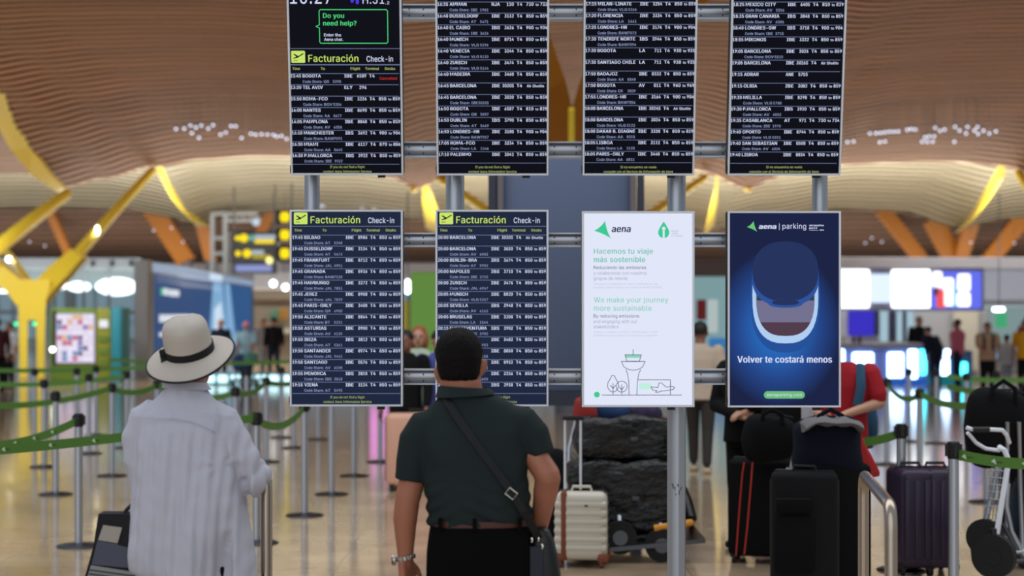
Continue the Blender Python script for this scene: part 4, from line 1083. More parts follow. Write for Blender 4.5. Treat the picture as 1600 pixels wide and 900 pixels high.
# trolley at the right -----------------------------------------------------------
tr = thing('luggage_trolley', 'upright steel luggage trolley with black wheels at the right edge', 'trolley', P(1560, 910, 10.9))
dT = 10.8
def tb(pts, r, nm, m, par=None): return MB().tube([P(*p) for p in pts], r, 10).build(nm, m, par or tr)
tb([(1534, 838, dT), (1548, 780, dT), (1560, 725, dT + .02)], .02, 'side_frame', steel)
tb([(1556, 845, dT - .1), (1566, 780, dT - .1), (1576, 720, dT - .08), (1570, 704, dT - .08), (1562, 699, dT)], .018, 'side_frame', alu)
tb([(1510, 668, dT - .1), (1519, 671, dT - .1), (1548, 671, dT - .1), (1566, 672, dT - .08), (1573, 680, dT), (1577, 692, dT + .05)], .013, 'handle_bar', alu)
tb([(1520, 671, dT - .11), (1546, 671, dT - .11)], .017, 'handle_grip', blackpl)
tb([(1512, 676, dT - .1), (1525, 692, dT - .05), (1540, 701, dT), (1562, 704, dT)], .012, 'handle_bar', alu)
tb([(1575, 755, dT), (1572, 790, dT), (1580, 830, dT), (1600, 868, dT)], .016, 'rear_tube', steel)
tb([(1566, 818, dT), (1584, 850, dT), (1600, 876, dT)], .016, 'rear_tube', darksteel)
tb([(1562, 868, dT), (1590, 862, dT), (1625, 860, dT)], .018, 'lower_bar', steel)
tb([(1562, 884, dT), (1590, 876, dT), (1625, 872, dT)], .018, 'lower_bar', darksteel)
mm = MB()
for k in range(9):
    u = k / 8; mm.tube([P(1538 + 20 * u * 0 + u * 3 + 12 * 0 + 1, 824 - 90 * u, dT - .02), P(1562 + u * 8, 826 - 90 * u, dT - .06)], .0035, 5)
for k in range(5): mm.tube([P(1539 + k * 5, 826, dT - .03), P(1552 + k * 5 - 2, 730, dT - .03)], .0035, 5)
mm.build('basket_grille', steel, tr, kind='stuff')
for px, py, dd, r in ((1539, 839, dT - .02, .115), (1553, 869, dT - .3, .135), (1542, 858, dT + .3, .10)):
    c = P(px, py, dd); yv = Matrix.Rotation(R(-35), 3, 'Z') @ Vector((0, .03, 0))
    o = MB().tube([c - yv, c + yv], [r, r], 24).build('wheel', rubber, tr)
    MB().tube([c - yv * 1.15, c + yv * 1.15], r * .4, 16).build('hub', rubber, o)
tb([(1552, 826, dT - .3), (1552, 868, dT - .3)], .022, 'wheel_fork', blackpl)
tb([(1572, 868, 11.5), (1574, 760, 11.55), (1574, 660, 11.42)], .014, 'back_post', steel)
tb([(1598, 868, 11.5), (1594, 760, 11.55), (1592, 660, 11.42)], .014, 'back_post', steel)
tb([(1562, 868, dT), (1572, 868, 11.5)], .014, 'floor_bar', darksteel)
suitcase(1612, 868, .42, .86, .28, 5, 'black suitcase under the dark backpacks at the right edge', black, 0, soft=True, d=12.35)
bag(1560, 668, 11.6, (.44, .3, .52), 'big black backpack hanging over the luggage trolley', black, 'backpack', 'bag', seed=21)
bag(1602, 660, 12.4, (.24, .3, .5), 'second dark backpack cut by the right edge of the picture', black, 'backpack', 'bag', seed=22)
bag(1600, 815, 11.75, (.20, .26, .62), 'black and blue bag low beside the trolley at the right edge', mat('teal_dark_fabric', rgb(20, 40, 60), .7, noise=(5, .9)), 'travel_bag', 'bag', seed=23)

# ------------------------------------------------------------------ left hall: kiosk, billboard, truss, signs
def pbox(x0, y0, x1, y1, d, dp=.4): 
    a, b = P(x0, y0, d), P(x1, y1, d)
    return ((a.x + b.x) / 2, d + dp / 2, (a.z + b.z) / 2), (b.x - a.x, dp, a.z - b.z)
dk = 43.8
k = thing('vending_kiosk', 'green vending kiosk with a bright product screen and a teal side unit', 'kiosk', P(132, 596, dk))
kg = mat('kiosk_green', rgb(92, 120, 28), .5); ko = mat('kiosk_olive', rgb(128, 132, 30), .5); kt = mat('kiosk_teal', rgb(24, 130, 150), .5)
c, s = pbox(78, 481, 150, 596, dk, 1.0); MB().rbox(c, s, .04).build('body', kg, k)
c, s = pbox(82, 485, 87, 570, dk - .05, .1); MB().box(c, s).build('trim_strip', blackpl, k, smooth=False)
c, s = pbox(150, 481, 173, 594, dk, 1.0); MB().rbox(c, s, .04).build('side_unit', ko, k)
c, s = pbox(173, 480, 190, 597, dk, 1.0); MB().rbox(c, s, .04).build('teal_unit', kt, k)
c, s = pbox(88, 490, 147, 567, dk - .06, .08); MB().box(c, s).build('screen', emi('kiosk_screen', rgb(205, 190, 225), 1.1), k, smooth=False)
cols = [(200, 60, 60), (235, 225, 235), (60, 60, 90), (230, 180, 60), (120, 90, 160), (240, 240, 250), (60, 130, 170), (240, 150, 170)]
cms = [emi('tile_%s' % n, rgb(*c_), 1.0) for n, c_ in zip(('red', 'white', 'navy', 'amber', 'violet', 'ice', 'blue', 'pink'), cols)]
for i in range(7):
    for j in range(9):
        x0 = 89.5 + i * 8.1; y0 = 492 + j * 8.2
        c, s = pbox(x0, y0, x0 + 6.3, y0 + 6, dk - .09, .03); MB().box(c, s).build('product_tile', random.choice(cms + [cms[1], cms[5]] * 3), k, smooth=False)
c, s = pbox(155, 500, 168, 512, dk - .05, .06); MB().box(c, s).build('card_screen', cms[5], k, smooth=False)
for yy in (525, 545, 562):
    c, s = pbox(154, yy, 169, yy + 9, dk - .04, .06); MB().box(c, s).build('slot', kg, k, smooth=False)
MB().ball(P(82, 546, dk - .2), .06).build('lamp', emi('lamp_glint_glow', (1, 1, 1), 9), k)

# shopfront of glass behind the kiosk
sf = thing('shopfront', 'glass shopfront with bright ceiling lights behind the vending kiosk', 'shopfront', P(140, 570, 56))
dS = 56
c, s = pbox(-60, 403, 215, 420, dS, .5); MB().box(c, s).build('header', mat('header_grey', rgb(120, 128, 138), .6), sf, smooth=False)
for x in (145, 175, 205, 120):
    c, s = pbox(x - 3, 408, x + 3, 416, dS - .05, .05); MB().box(c, s).build('header_vent', blackpl, sf, smooth=False)
glassy = mat('shop_glass', rgb(150, 180, 190), .08, alpha=.22)
c, s = pbox(-60, 420, 215, 575, dS, .04); MB().box(c, s).build('glass_pane', glassy, sf, smooth=False)
for x in (-40, 20, 85, 130, 170, 213):
    c, s = pbox(x - 1.5, 420, x + 1.5, 575, dS - .05, .1); MB().box(c, s).build('mullion', mat('mullion_grey', rgb(110, 118, 128), .5), sf, smooth=False)
c, s = pbox(-60, 485, 215, 490, dS - .04, .1); MB().box(c, s).build('transom', mat('mullion_grey', (0, 0, 0)), sf, smooth=False)
c, s = pbox(212, 406, 231, 588, 47, .6); MB().box(c, s).build('pier', mat('pier_grey', rgb(128, 128, 132), .6), sf, smooth=False)
shoplight = emi('shop_ceiling_light', rgb(235, 245, 250), 4.5)
for i, (x0, x1, y0, y1) in enumerate([(87, 102, 440, 452), (107, 140, 440, 456), (150, 215, 434, 462), (-8, 22, 452, 458)]):
    t = thing('ceiling_light', ['round bright ceiling light left of the pair behind the kiosk glass', 'oval bright ceiling light above the kiosk screen', 'long bright ceiling light above the teal unit of the kiosk', 'dim long ceiling light at the far left behind the column'][i], 'ceiling light', P((x0 + x1) / 2, y1, 62))
    MB().ball(P((x0 + x1) / 2, (y0 + y1) / 2, 62), ((x1 - x0) / 2 * 62 / F, .8, (y1 - y0) / 2 * 62 / F), 20, 10).build('diffuser', shoplight, t)
    MB().cyl(P((x0 + x1) / 2, y0 - 2, 62.4), P((x0 + x1) / 2, y0 - 16, 62.4), .03, n=6).build('hanger', darksteel, t)
for x in (25, 54):
    t = thing('exit_lamp', 'small green glowing lamp %s the yellow column legs' % ('left of' if x == 25 else 'between'), 'lamp', P(x, 510, 54))
    MB().ball(P(x, 506, 54), .06).build('glow', emi('green_glow', rgb(60, 230, 150), 2.5), t); MB().cyl(P(x, 512, 54), (P(x, 512, 54).x, 54, 0), .02, n=6).build('stem', darksteel, t)

# billboard wall
bb = thing('billboard', 'long blue illuminated billboard wall with a white light plume and pale top frame', 'billboard', P(232, 588, 48))
A0, A1 = (-10.22, 48), (-11.35, 75)
A1 = ((395 - 800) * 75 / F, 75)
def bw(u, z, off=0):
    x = A0[0] + (A1[0] - A0[0]) * u; y = A0[1] + (A1[1] - A0[1]) * u
    n = Vector((A1[1] - A0[1], -(A1[0] - A0[0]), 0)).normalized()
    return Vector((x, y, z)) + n * off
def bq(u0, u1, z0, z1, off, m, nm, th=.05):
    vs = [bw(u, z, o) for u in (u0, u1) for z in (z0, z1) for o in (off, off - th)]
    return MB().add(vs, [(0, 1, 3, 2), (4, 6, 7, 5), (0, 4, 5, 1), (2, 3, 7, 6), (0, 2, 6, 4), (1, 5, 7, 3)]).build(nm, m, bb, smooth=False)
bq(0, 1, .0, 3.24, 0, mat('billboard_body', rgb(120, 134, 158), .5), 'body', .4)
bq(.0, 1, 2.96, 3.2, .02, emi('billboard_edge_glow', rgb(150, 170, 198), .8), 'light_edge')
bb_blue = emi('billboard_blue', rgb(38, 70, 118), .95)
bq(.035, .97, .35, 2.9, .03, bb_blue, 'poster')
bq(.60, .97, .35, 2.9, .035, emi('billboard_blue_deep', rgb(34, 78, 130), .95), 'poster_shade')
bpl = emi('plume', rgb(130, 175, 215), .9); bp2 = emi('plume_bright', rgb(205, 225, 245), .95)
def bpoly(pts, off, m, nm): return MB().add([bw(u, z, off) for u, z in pts], [tuple(range(len(pts)))]).build(nm, m, bb, smooth=False)
bpoly([(.50, 2.9), (.60, 2.9), (.66, .5), (.45, .5)], .04, bpl, 'light_plume'); bpoly([(.62, 2.9), (.68, 2.9), (.76, .5), (.66, .5)], .04, bpl, 'light_plume')
bpoly([(.51, 1.9), (.58, 2.2), (.64, .5), (.5, .5)], .045, bp2, 'light_plume')
bq(.47, .60, 2.96, 3.2, .03, emi('plume_bright', (1, 1, 1)), 'bright_spot', .01)
wb_ = emi('billboard_white', rgb(220, 225, 235), .95)
for u0, u1, z0, z1, nm in ((.085, .12, 2.3, 2.5, 'logo_mark'), (.125, .2, 2.28, 2.48, 'caption_block'), (.06, .28, 1.5, 1.72, 'caption_block'), (.06, .16, 1.08, 1.2, 'caption_block')):
    bq(u0, u1, z0, z1, .045, wb_, nm, .01)
bq(.07, .085, 2.3, 2.5, .046, emi('mark_green', rgb(80, 200, 140), .9), 'logo_mark', .01)

# truss gantries
tm = mat('truss_white', rgb(172, 180, 190), .5)
def truss(cols, top, d, base, lab, arm=None, lampc=None, bars=()):
    t = thing('lighting_gantry', lab, 'gantry', (P(cols[0], 0, d).x, d, 0))
    for x in cols:
        p = P(x, top, d); MB().box((p.x, d, p.z / 2), (.16, .16, p.z)).build('upright', tm, t, smooth=False)
    for y in bars:
        a, b = P(cols[0], y, d), P(cols[1], y, d); MB().box(((a.x + b.x) / 2, d, a.z), (b.x - a.x, .1, .14)).build('cross_bar', tm, t, smooth=False)
    if arm:
        for dy in (0, arm[2]):
            a, b = P(arm[0], top + 2 + dy, d), P(arm[1], top + 2 + dy, d); MB().box(((a.x + b.x) / 2, d, a.z), (b.x - a.x, .14, .12)).build('arm', tm, t, smooth=False)
        for kx in range(5):
            x = arm[0] + (arm[1] - arm[0]) * kx / 4; MB().tube([P(x, top + 2, d), P(x + (arm[1] - arm[0]) * .12, top + 2 + arm[2], d)], .03, 6).build('brace', tm, t)
    if lampc:
        q = P(*lampc, d); MB().ball(q, .16).build('lamp', emi('gantry_lamp', rgb(200, 218, 235), 1), t)
    return t
truss((332, 352), 332, 70, 0, 'white scaffold gantry with a globe lamp above the blue billboard', (352, 402, 11), (400, 347), (334, 372, 396))
truss((566, 585), 285, 71, 0, 'pale gantry seen between the two rows of boards', (505, 590, 14), (503, 318), (287, 300))
tq = thing('mesh_mast', 'thin lattice mast beside the scaffold gantry', 'mast', (P(362, 0, 70.6).x, 70.6, 0))
mq = MB()
for x in (358, 367): mq.tube([(P(x, 0, 70.6).x, 70.6, 0), P(x, 362, 70.6)], .04, 6)
for y in range(362, 540, 9): mq.tube([P(358, y, 70.6), P(367, y + 9, 70.6)], .025, 5)
mq.build('lattice', tm, tq, kind='stuff')

# hanging signs
sgb = mat('sign_black', rgb(20, 20, 20), .5); sgy = emi('sign_yellow', rgb(250, 220, 30), 1.2); sgg = mat('sign_grey', rgb(98, 104, 118), .6)
t = thing('hanging_sign', 'grey hanging sign board with yellow glowing row symbols beside the first board', 'sign', P(398, 432, 53))
c, s = pbox(363, 362, 434, 428, 53, .3); MB().box(c, s).build('panel', sgg, t, smooth=False)
for (x, y, r, m_) in ((371, 372, 4, sgy), (381, 372, 6.5, sgy), (393, 372, 4.5, emi('sign_teal', rgb(110, 190, 170), .9)), (372, 396, 4.5, sgy), (386, 396, 6.5, sgy), (421, 407, 5.5, emi('sign_warm', rgb(250, 240, 150), 1.6))):
    MB().ball(P(x, y, 52.9), (r * 53 / F, .05, r * 53 / F), 16, 8).build('symbol', m_, t)
for (x0, x1, y0, y1, m_) in ((398, 430, 367, 374, emi('sign_pale', rgb(190, 200, 210), .9)), (398, 428, 375, 380, sgy), (393, 412, 391, 397, emi('sign_pale', (1, 1, 1))), (394, 422, 398, 404, emi('sign_ochre', rgb(200, 180, 60), .8)), (368, 424, 414, 424, emi('sign_lilac', rgb(150, 160, 215), .9))):
    c, s = pbox(x0, y0, x1, y1, 52.92, .05); MB().box(c, s).build('line_block', m_, t, smooth=False)
for x in (366, 430): MB().cyl(P(x, 362, 53), P(x, 290, 53), .03, n=6).build('hanger', darksteel, t)
for i, y in enumerate((339, 367, 396)):
    t = thing('gate_sign', ['top', 'middle', 'lowest'][i] + ' of three black signs with a yellow glowing figure at the first board edge', 'sign', P(447, y + 11, 52), 'black signs stacked at the first board')
    c, s = pbox(431, y - 11, 463, y + 11, 52, .25); MB().box(c, s).build('panel', sgb, t, smooth=False)
    for x in (442, 448): MB().ball(P(x, y, 51.95), (4.6 * 52 / F, .05, 8.4 * 52 / F), 14, 8).build('symbol', sgy, t)
    MB().cyl(P(456, y - 11, 52.1), P(456, y - 19 if i else 285, 52.1), .03, n=6).build('hanger', darksteel, t)
# glowing panels and shops between the billboard and the first board
def simple(name, lab, cat, boxes, d, base, **kw):
    t = thing(name, lab, cat, P(base[0], base[1], d), kw.get('group'))
    for nm, x0, y0, x1, y1, dd, dp, m_ in boxes:
        c, s = pbox(x0, y0, x1, y1, dd, dp); MB().rbox(c, s, min(.03, s[2] * .2), 1).build(nm, m_, t, smooth=False)
    return t
wallb = mat('beige_wall', rgb(150, 138, 122), .7); brown = mat('brown_panel', rgb(100, 78, 62), .6)
lampw = emi('lamp_white', rgb(240, 245, 255), 5)
simple('shop_wall', 'beige shop wall with a brown band left of the first lower board', 'shop', [('wall_panel', 396, 425, 470, 582, 62, .3, wallb), ('brown_band', 396, 468, 470, 474, 61.9, .1, brown), ('upper_band', 396, 425, 470, 452, 61.9, .1, mat('band_dark', rgb(90, 88, 92), .6)), ('display', 422, 484, 438, 500, 61.8, .1, mat('muted_green', rgb(90, 140, 120), .6)), ('display', 436, 482, 448, 500, 61.7, .1, mat('muted_amber', rgb(170, 120, 40), .6)), ('shelf', 430, 514, 470, 522, 61.5, .4, mat('shelf_pale', rgb(190, 186, 180), .6))], 62, (430, 582))
for i, x in enumerate((427, 446)):
    t = thing('ceiling_light', ['round white lamp under the hanging sign, near the billboard corner', 'round white lamp touching the first lower board edge'][i], 'ceiling light', P(x, 452, 56)); MB().ball(P(x, 443 + i * 6, 56), .11).build('globe', lampw, t); MB().cyl(P(x, 436, 56.1), P(x, 300, 56.1), .012, n=5).build('cord', darksteel, t)
t = thing('glow_row', 'low row of bright glowing panels under the blue billboard', 'counter', P(390, 601, 42))  # row of glowing panels along the floor below the billboard
c, s = pbox(296, 583, 470, 603, 42, .5); MB().rbox(c, s, .05).build('body', mat('glow_row_teal', rgb(110, 160, 165), .5), t)
for x in range(300, 460, 20):
    c, s = pbox(x, 586, x + 15, 598, 41.93, .08); MB().rbox(c, s, .03, 2).build('light_panel', emi('cool_panel', rgb(190, 230, 240), 2.2), t)

# middle gaps: green wall, shop glass
simple('green_wall', 'bright green partition behind the waiting woman with orange hair', 'partition', [('panel', 641, 425, 700, 640, 30, .2, mat('lime_wall', rgb(135, 195, 80), .6)), ('yellow_strip', 628, 470, 640, 640, 30.2, .1, mat('strip_yellow', rgb(200, 180, 60), .6)), ('blue_strip', 620, 460, 630, 640, 30.3, .1, mat('strip_blue', rgb(60, 120, 140), .6))], 30, (660, 645))
t = thing('ceiling_light', 'bright white lamp beside the green partition', 'ceiling light', P(638, 470, 34)); MB().ball(P(637, 448, 34), (.08, .08, .15)).build('globe', emi('lamp_white', (1, 1, 1)), t); MB().cyl(P(637, 430, 34.1), P(637, 300, 34.1), .012, n=5).build('cord', darksteel, t)
simple('shopfront', 'pale teal shopfront seen between the white and the blue poster screens', 'shop', [('glass', 1060, 430, 1160, 600, 44, .1, emi('teal_shop_glass', rgb(140, 175, 180), .75)), ('header', 1060, 405, 1160, 432, 43.8, .3, mat('header_brown', rgb(110, 98, 94), .6)), ('red_banner', 1089, 468, 1104, 500, 43.7, .1, mat('banner_red', rgb(170, 50, 56), .6)), ('blue_sign', 1108, 528, 1136, 556, 43.7, .1, emi('sign_blue', rgb(60, 130, 190), .8)), ('white_panel', 1106, 468, 1122, 520, 43.7, .1, emi('panel_pale', rgb(190, 205, 205), .8)), ('base', 1060, 575, 1160, 600, 43.6, .3, mat('base_grey', rgb(130, 140, 150), .6))], 44, (1110, 600))

# ------------------------------------------------------------------ the lit shop at the right
white5 = emi('lightbox_white', rgb(250, 250, 255), 2.6); pale5 = emi('lightbox_pale', rgb(200, 215, 240), 1.4)
cyan5 = emi('counter_glow', rgb(180, 215, 255), 6.5); tealglow = emi('counter_teal_glow', rgb(70, 215, 235), 5.0)
t = simple('shop_sign', 'long glowing white and picture lightbox sign over the shop counter', 'sign', [('housing', 1290, 418, 1538, 486, 42, .5, mat('sign_housing', rgb(160, 165, 190), .5)),
 ('light_panel', 1296, 421, 1359, 481, 41.93, .1, white5), ('light_panel', 1360, 428, 1393, 473, 41.93, .1, pale5), ('light_panel', 1394, 421, 1454, 481, 41.93, .1, white5), ('picture_panel', 1456, 424, 1534, 482, 41.93, .1, emi('picture_blue', rgb(90, 100, 215), 1.3))], 42, (1420, 486))
for x0, y0, x1, y1, m_ in ((1458, 424, 1472, 450, emi('picture_white', rgb(245, 245, 250), 2)), (1460, 441, 1466, 462, emi('picture_dark', rgb(60, 40, 70), .8)), (1464, 452, 1478, 481, emi('picture_red', rgb(225, 80, 80), 1.2)), (1474, 434, 1490, 478, emi('picture_white', (1, 1, 1))), (1497, 428, 1516, 455, emi('picture_white', (1, 1, 1))), (1496, 457, 1516, 479, emi('picture_white', (1, 1, 1))), (1488, 440, 1494, 480, emi('picture_teal', rgb(120, 190, 205), 1.2))):
    c, s = pbox(x0, y0, x1, y1, 41.85, .05); MB().rbox(c, s, .06, 3).build('picture', m_, t)
simple('shop_wall', 'pale shop back wall with shelves and a violet screen below the lightbox sign', 'shop', [('wall_panel', 1290, 484, 1545, 600, 46, .3, mat('shop_cream', rgb(170, 172, 176), .7)),
 ('violet_screen', 1326, 483, 1366, 524, 45.8, .1, emi('violet', rgb(60, 50, 200), .9)), ('dark_bay', 1366, 483, 1374, 524, 45.8, .1, mat('bay_navy', rgb(26, 30, 60), .6)),
 ('bright_bay', 1376, 484, 1388, 534, 45.8, .1, emi('bay_ice', rgb(170, 200, 215), .9)), ('dark_bay', 1390, 482, 1400, 534, 45.8, .1, mat('bay_navy', (0, 0, 0))), ('bright_bay', 1402, 482, 1410, 534, 45.8, .1, emi('bay_ice', (0, 0, 0))), ('dark_bay', 1412, 482, 1416, 534, 45.8, .1, mat('bay_navy', (0, 0, 0))), ('bright_bay', 1418, 482, 1428, 534, 45.8, .1, emi('bay_ice', (0, 0, 0))), ('cream_bay', 1490, 484, 1530, 580, 45.8, .1, mat('bay_cream', rgb(200, 194, 176), .6))], 46, (1420, 600))
t = simple('shop_counter', 'shop counter with glowing white and cyan front panels', 'counter', [('top', 1290, 537, 1452, 545, 41.5, 1.2, mat('counter_top', rgb(150, 155, 180), .4)), ('body', 1290, 545, 1450, 606, 41.7, .9, mat('counter_body', rgb(120, 130, 190), .4)),
 ('light_panel', 1296, 546, 1320, 578, 41.62, .1, cyan5), ('light_panel', 1333, 551, 1365, 588, 41.62, .1, cyan5), ('light_panel', 1388, 551, 1412, 590, 41.62, .1, cyan5), ('light_panel', 1420, 546, 1434, 592, 41.62, .1, cyan5), ('light_panel', 1437, 546, 1448, 586, 41.62, .1, tealglow),
 ('blue_skirting', 1290, 592, 1450, 604, 41.6, .08, emi('blue_skirt', rgb(40, 90, 180), .9))], 41.6, (1380, 606))
t = simple('display_counter', 'smaller counter with cyan glow behind the person in the pink top', 'counter', [('body', 1452, 548, 1520, 608, 42.5, .8, mat('counter_blue', rgb(40, 90, 130), .4)), ('light_panel', 1466, 556, 1484, 590, 42.4, .1, cyan5), ('light_panel', 1476, 546, 1486, 560, 42.35, .1, cyan5), ('light_panel', 1500, 566, 1512, 592, 42.4, .1, tealglow), ('teal_front', 1452, 586, 1520, 606, 42.38, .1, emi('teal_front', rgb(20, 110, 120), .9))], 42.5, (1486, 608))
simple('service_area', 'pale service area with a white lamp and green sign at the far right', 'shop', [('wall_panel', 1535, 405, 1680, 600, 53.5, .3, mat('service_grey', rgb(165, 172, 180), .7)), ('glass_bay', 1540, 480, 1680, 570, 53.3, .1, emi('service_glass', rgb(140, 165, 165), .75)), ('green_sign', 1556, 488, 1574, 512, 53.2, .1, emi('green_sign', rgb(70, 170, 120), .9)), ('cyan_screen', 1544, 545, 1562, 566, 53.1, .1, emi('cyan_screen', rgb(90, 190, 235), 1.2)), ('counter', 1535, 560, 1680, 604, 49, .8, mat('service_counter', rgb(150, 160, 170), .5))], 53.5, (1600, 604))
t = thing('ceiling_light', 'short bright white tube lamp over the green sign at the far right', 'ceiling light', P(1561, 490, 52)); c, s = pbox(1552, 480, 1571, 487, 52, .15); MB().rbox(c, s, .06, 3).build('tube', emi('lamp_white', (1, 1, 1)), t); MB().cyl(P(1561, 479, 52.1), P(1561, 300, 52.1), .02, n=5).build('hanger', darksteel, t)
# grey wall band above the shop
simple('bulkhead', 'grey bulkhead band above the shop sign', 'bulkhead', [('band', 1290, 402, 1700, 420, 53, .5, mat('bulkhead_grey', rgb(168, 166, 172), .6)), ('lower_band', 1290, 420, 1700, 470, 53.2, .25, mat('bulkhead_pale', rgb(140, 146, 160), .6))], 53, (1450, 470))
for i, (x, w_, lab) in enumerate(((1318, 6, 'white cup near the corner of the counter'), (1334, 5, 'dark bottle on the shop counter, first'), (1343, 7, 'dark low box on the shop counter'))):
    q = P(x, 537, 41.9); t = thing('counter_item', lab, 'container', q); MB().lathe(q, [(w_ * .006, 0), (w_ * .0085, .04), (w_ * .0085, .1), (w_ * .004, .15), (w_ * .004, .17)], 14).build('body', [cream, blackpl, brown][i], t); MB().lathe(q + Vector((0, 0, .17)), [(w_ * .0045, 0), (w_ * .0045, .02)], 12).build('lid', blackpl, t)

t = thing('lit_sign', 'magenta backlit sign far behind the first lower board, mirrored pink in the floor', 'sign', P(592, 601, 42))
c, s = pbox(578, 462, 606, 566, 42, .15); MB().rbox(c, s, .04).build('light_panel', emi('magenta_panel', rgb(238, 150, 226), 1.3), t); MB().box((c[0], 42.1, .3), (.1, .1, .6)).build('leg', darksteel, t)
# ------------------------------------------------------------------ people
skin = mat('skin', rgb(178, 122, 96), .5, bump=(60, .1, .002))
skin2 = mat('skin_light', rgb(200, 150, 124), .5)
skin3 = mat('skin_brown', rgb(140, 92, 70), .5)
hairb = mat('hair_black', rgb(22, 18, 18), .6, bump=(90, .6, .004, (1, 1, .3)))
def cap(mb, a, b, ra, rb, n=12, sx=1.0):
    a, b = Vector(a), Vector(b); ax = (b - a).normalized(); rs = []
    up = Vector((0, 0, 1)) if abs(ax.z) < .9 else Vector((0, 1, 0)); u = ax.cross(up).normalized(); w = ax.cross(u)
    prof = [(-ra * .98, .2 * ra), (-ra * .7, .71 * ra), (0, ra)]
    L = (b - a).length
    for t, r in prof + [(L * .5, (ra + rb) / 2), (L, rb), (L + rb * .7, .71 * rb), (L + rb * .98, .2 * rb)]:
        c = a + ax * t; rs.append([c + (u * math.cos(2 * math.pi * j / n) * sx + w * math.sin(2 * math.pi * j / n)) * r for j in range(n)])
    mb.rings(rs)
def hand(mb, wr, dr, side, s=1.0, curl=.5, thumb=1):
    """wr wrist, dr hand direction, side = direction across the palm towards the thumb, s scale"""
    dr = Vector(dr).normalized(); side = Vector(side); side = (side - dr * side.dot(dr)).normalized(); nn = dr.cross(side)
    wr = Vector(wr)
    M = Matrix((side, nn, dr)).transposed()
    mb.rbox(wr + dr * .052 * s, (.082 * s, .030 * s, .10 * s), .013 * s, 2, rot=M)
    cap(mb, wr - dr * .02 * s, wr + dr * .03 * s, .026 * s, .026 * s)
    for i, ln in enumerate((.072, .08, .074, .058)):
        o = wr + dr * .097 * s + side * (.030 - .02 * i) * s
        d2 = (dr * math.cos(curl * .7) - nn * thumb * math.sin(curl * .7)); d3 = (dr * math.cos(curl * 1.7) - nn * thumb * math.sin(curl * 1.7))
        m = o + d2 * ln * .5 * s; e = m + d3 * ln * .5 * s
        cap(mb, o, m, .0095 * s, .0088 * s, 8); cap(mb, m, e, .0088 * s, .0074 * s, 8)
    o = wr + dr * .03 * s + side * .036 * s; m = o + (dr * .7 + side * .55 - nn * thumb * .3).normalized() * .036 * s; e = m + (dr * .95 + side * .1 - nn * thumb * .3).normalized() * .03 * s
    cap(mb, o, m, .0125 * s, .011 * s, 8); cap(mb, m, e, .011 * s, .0085 * s, 8)

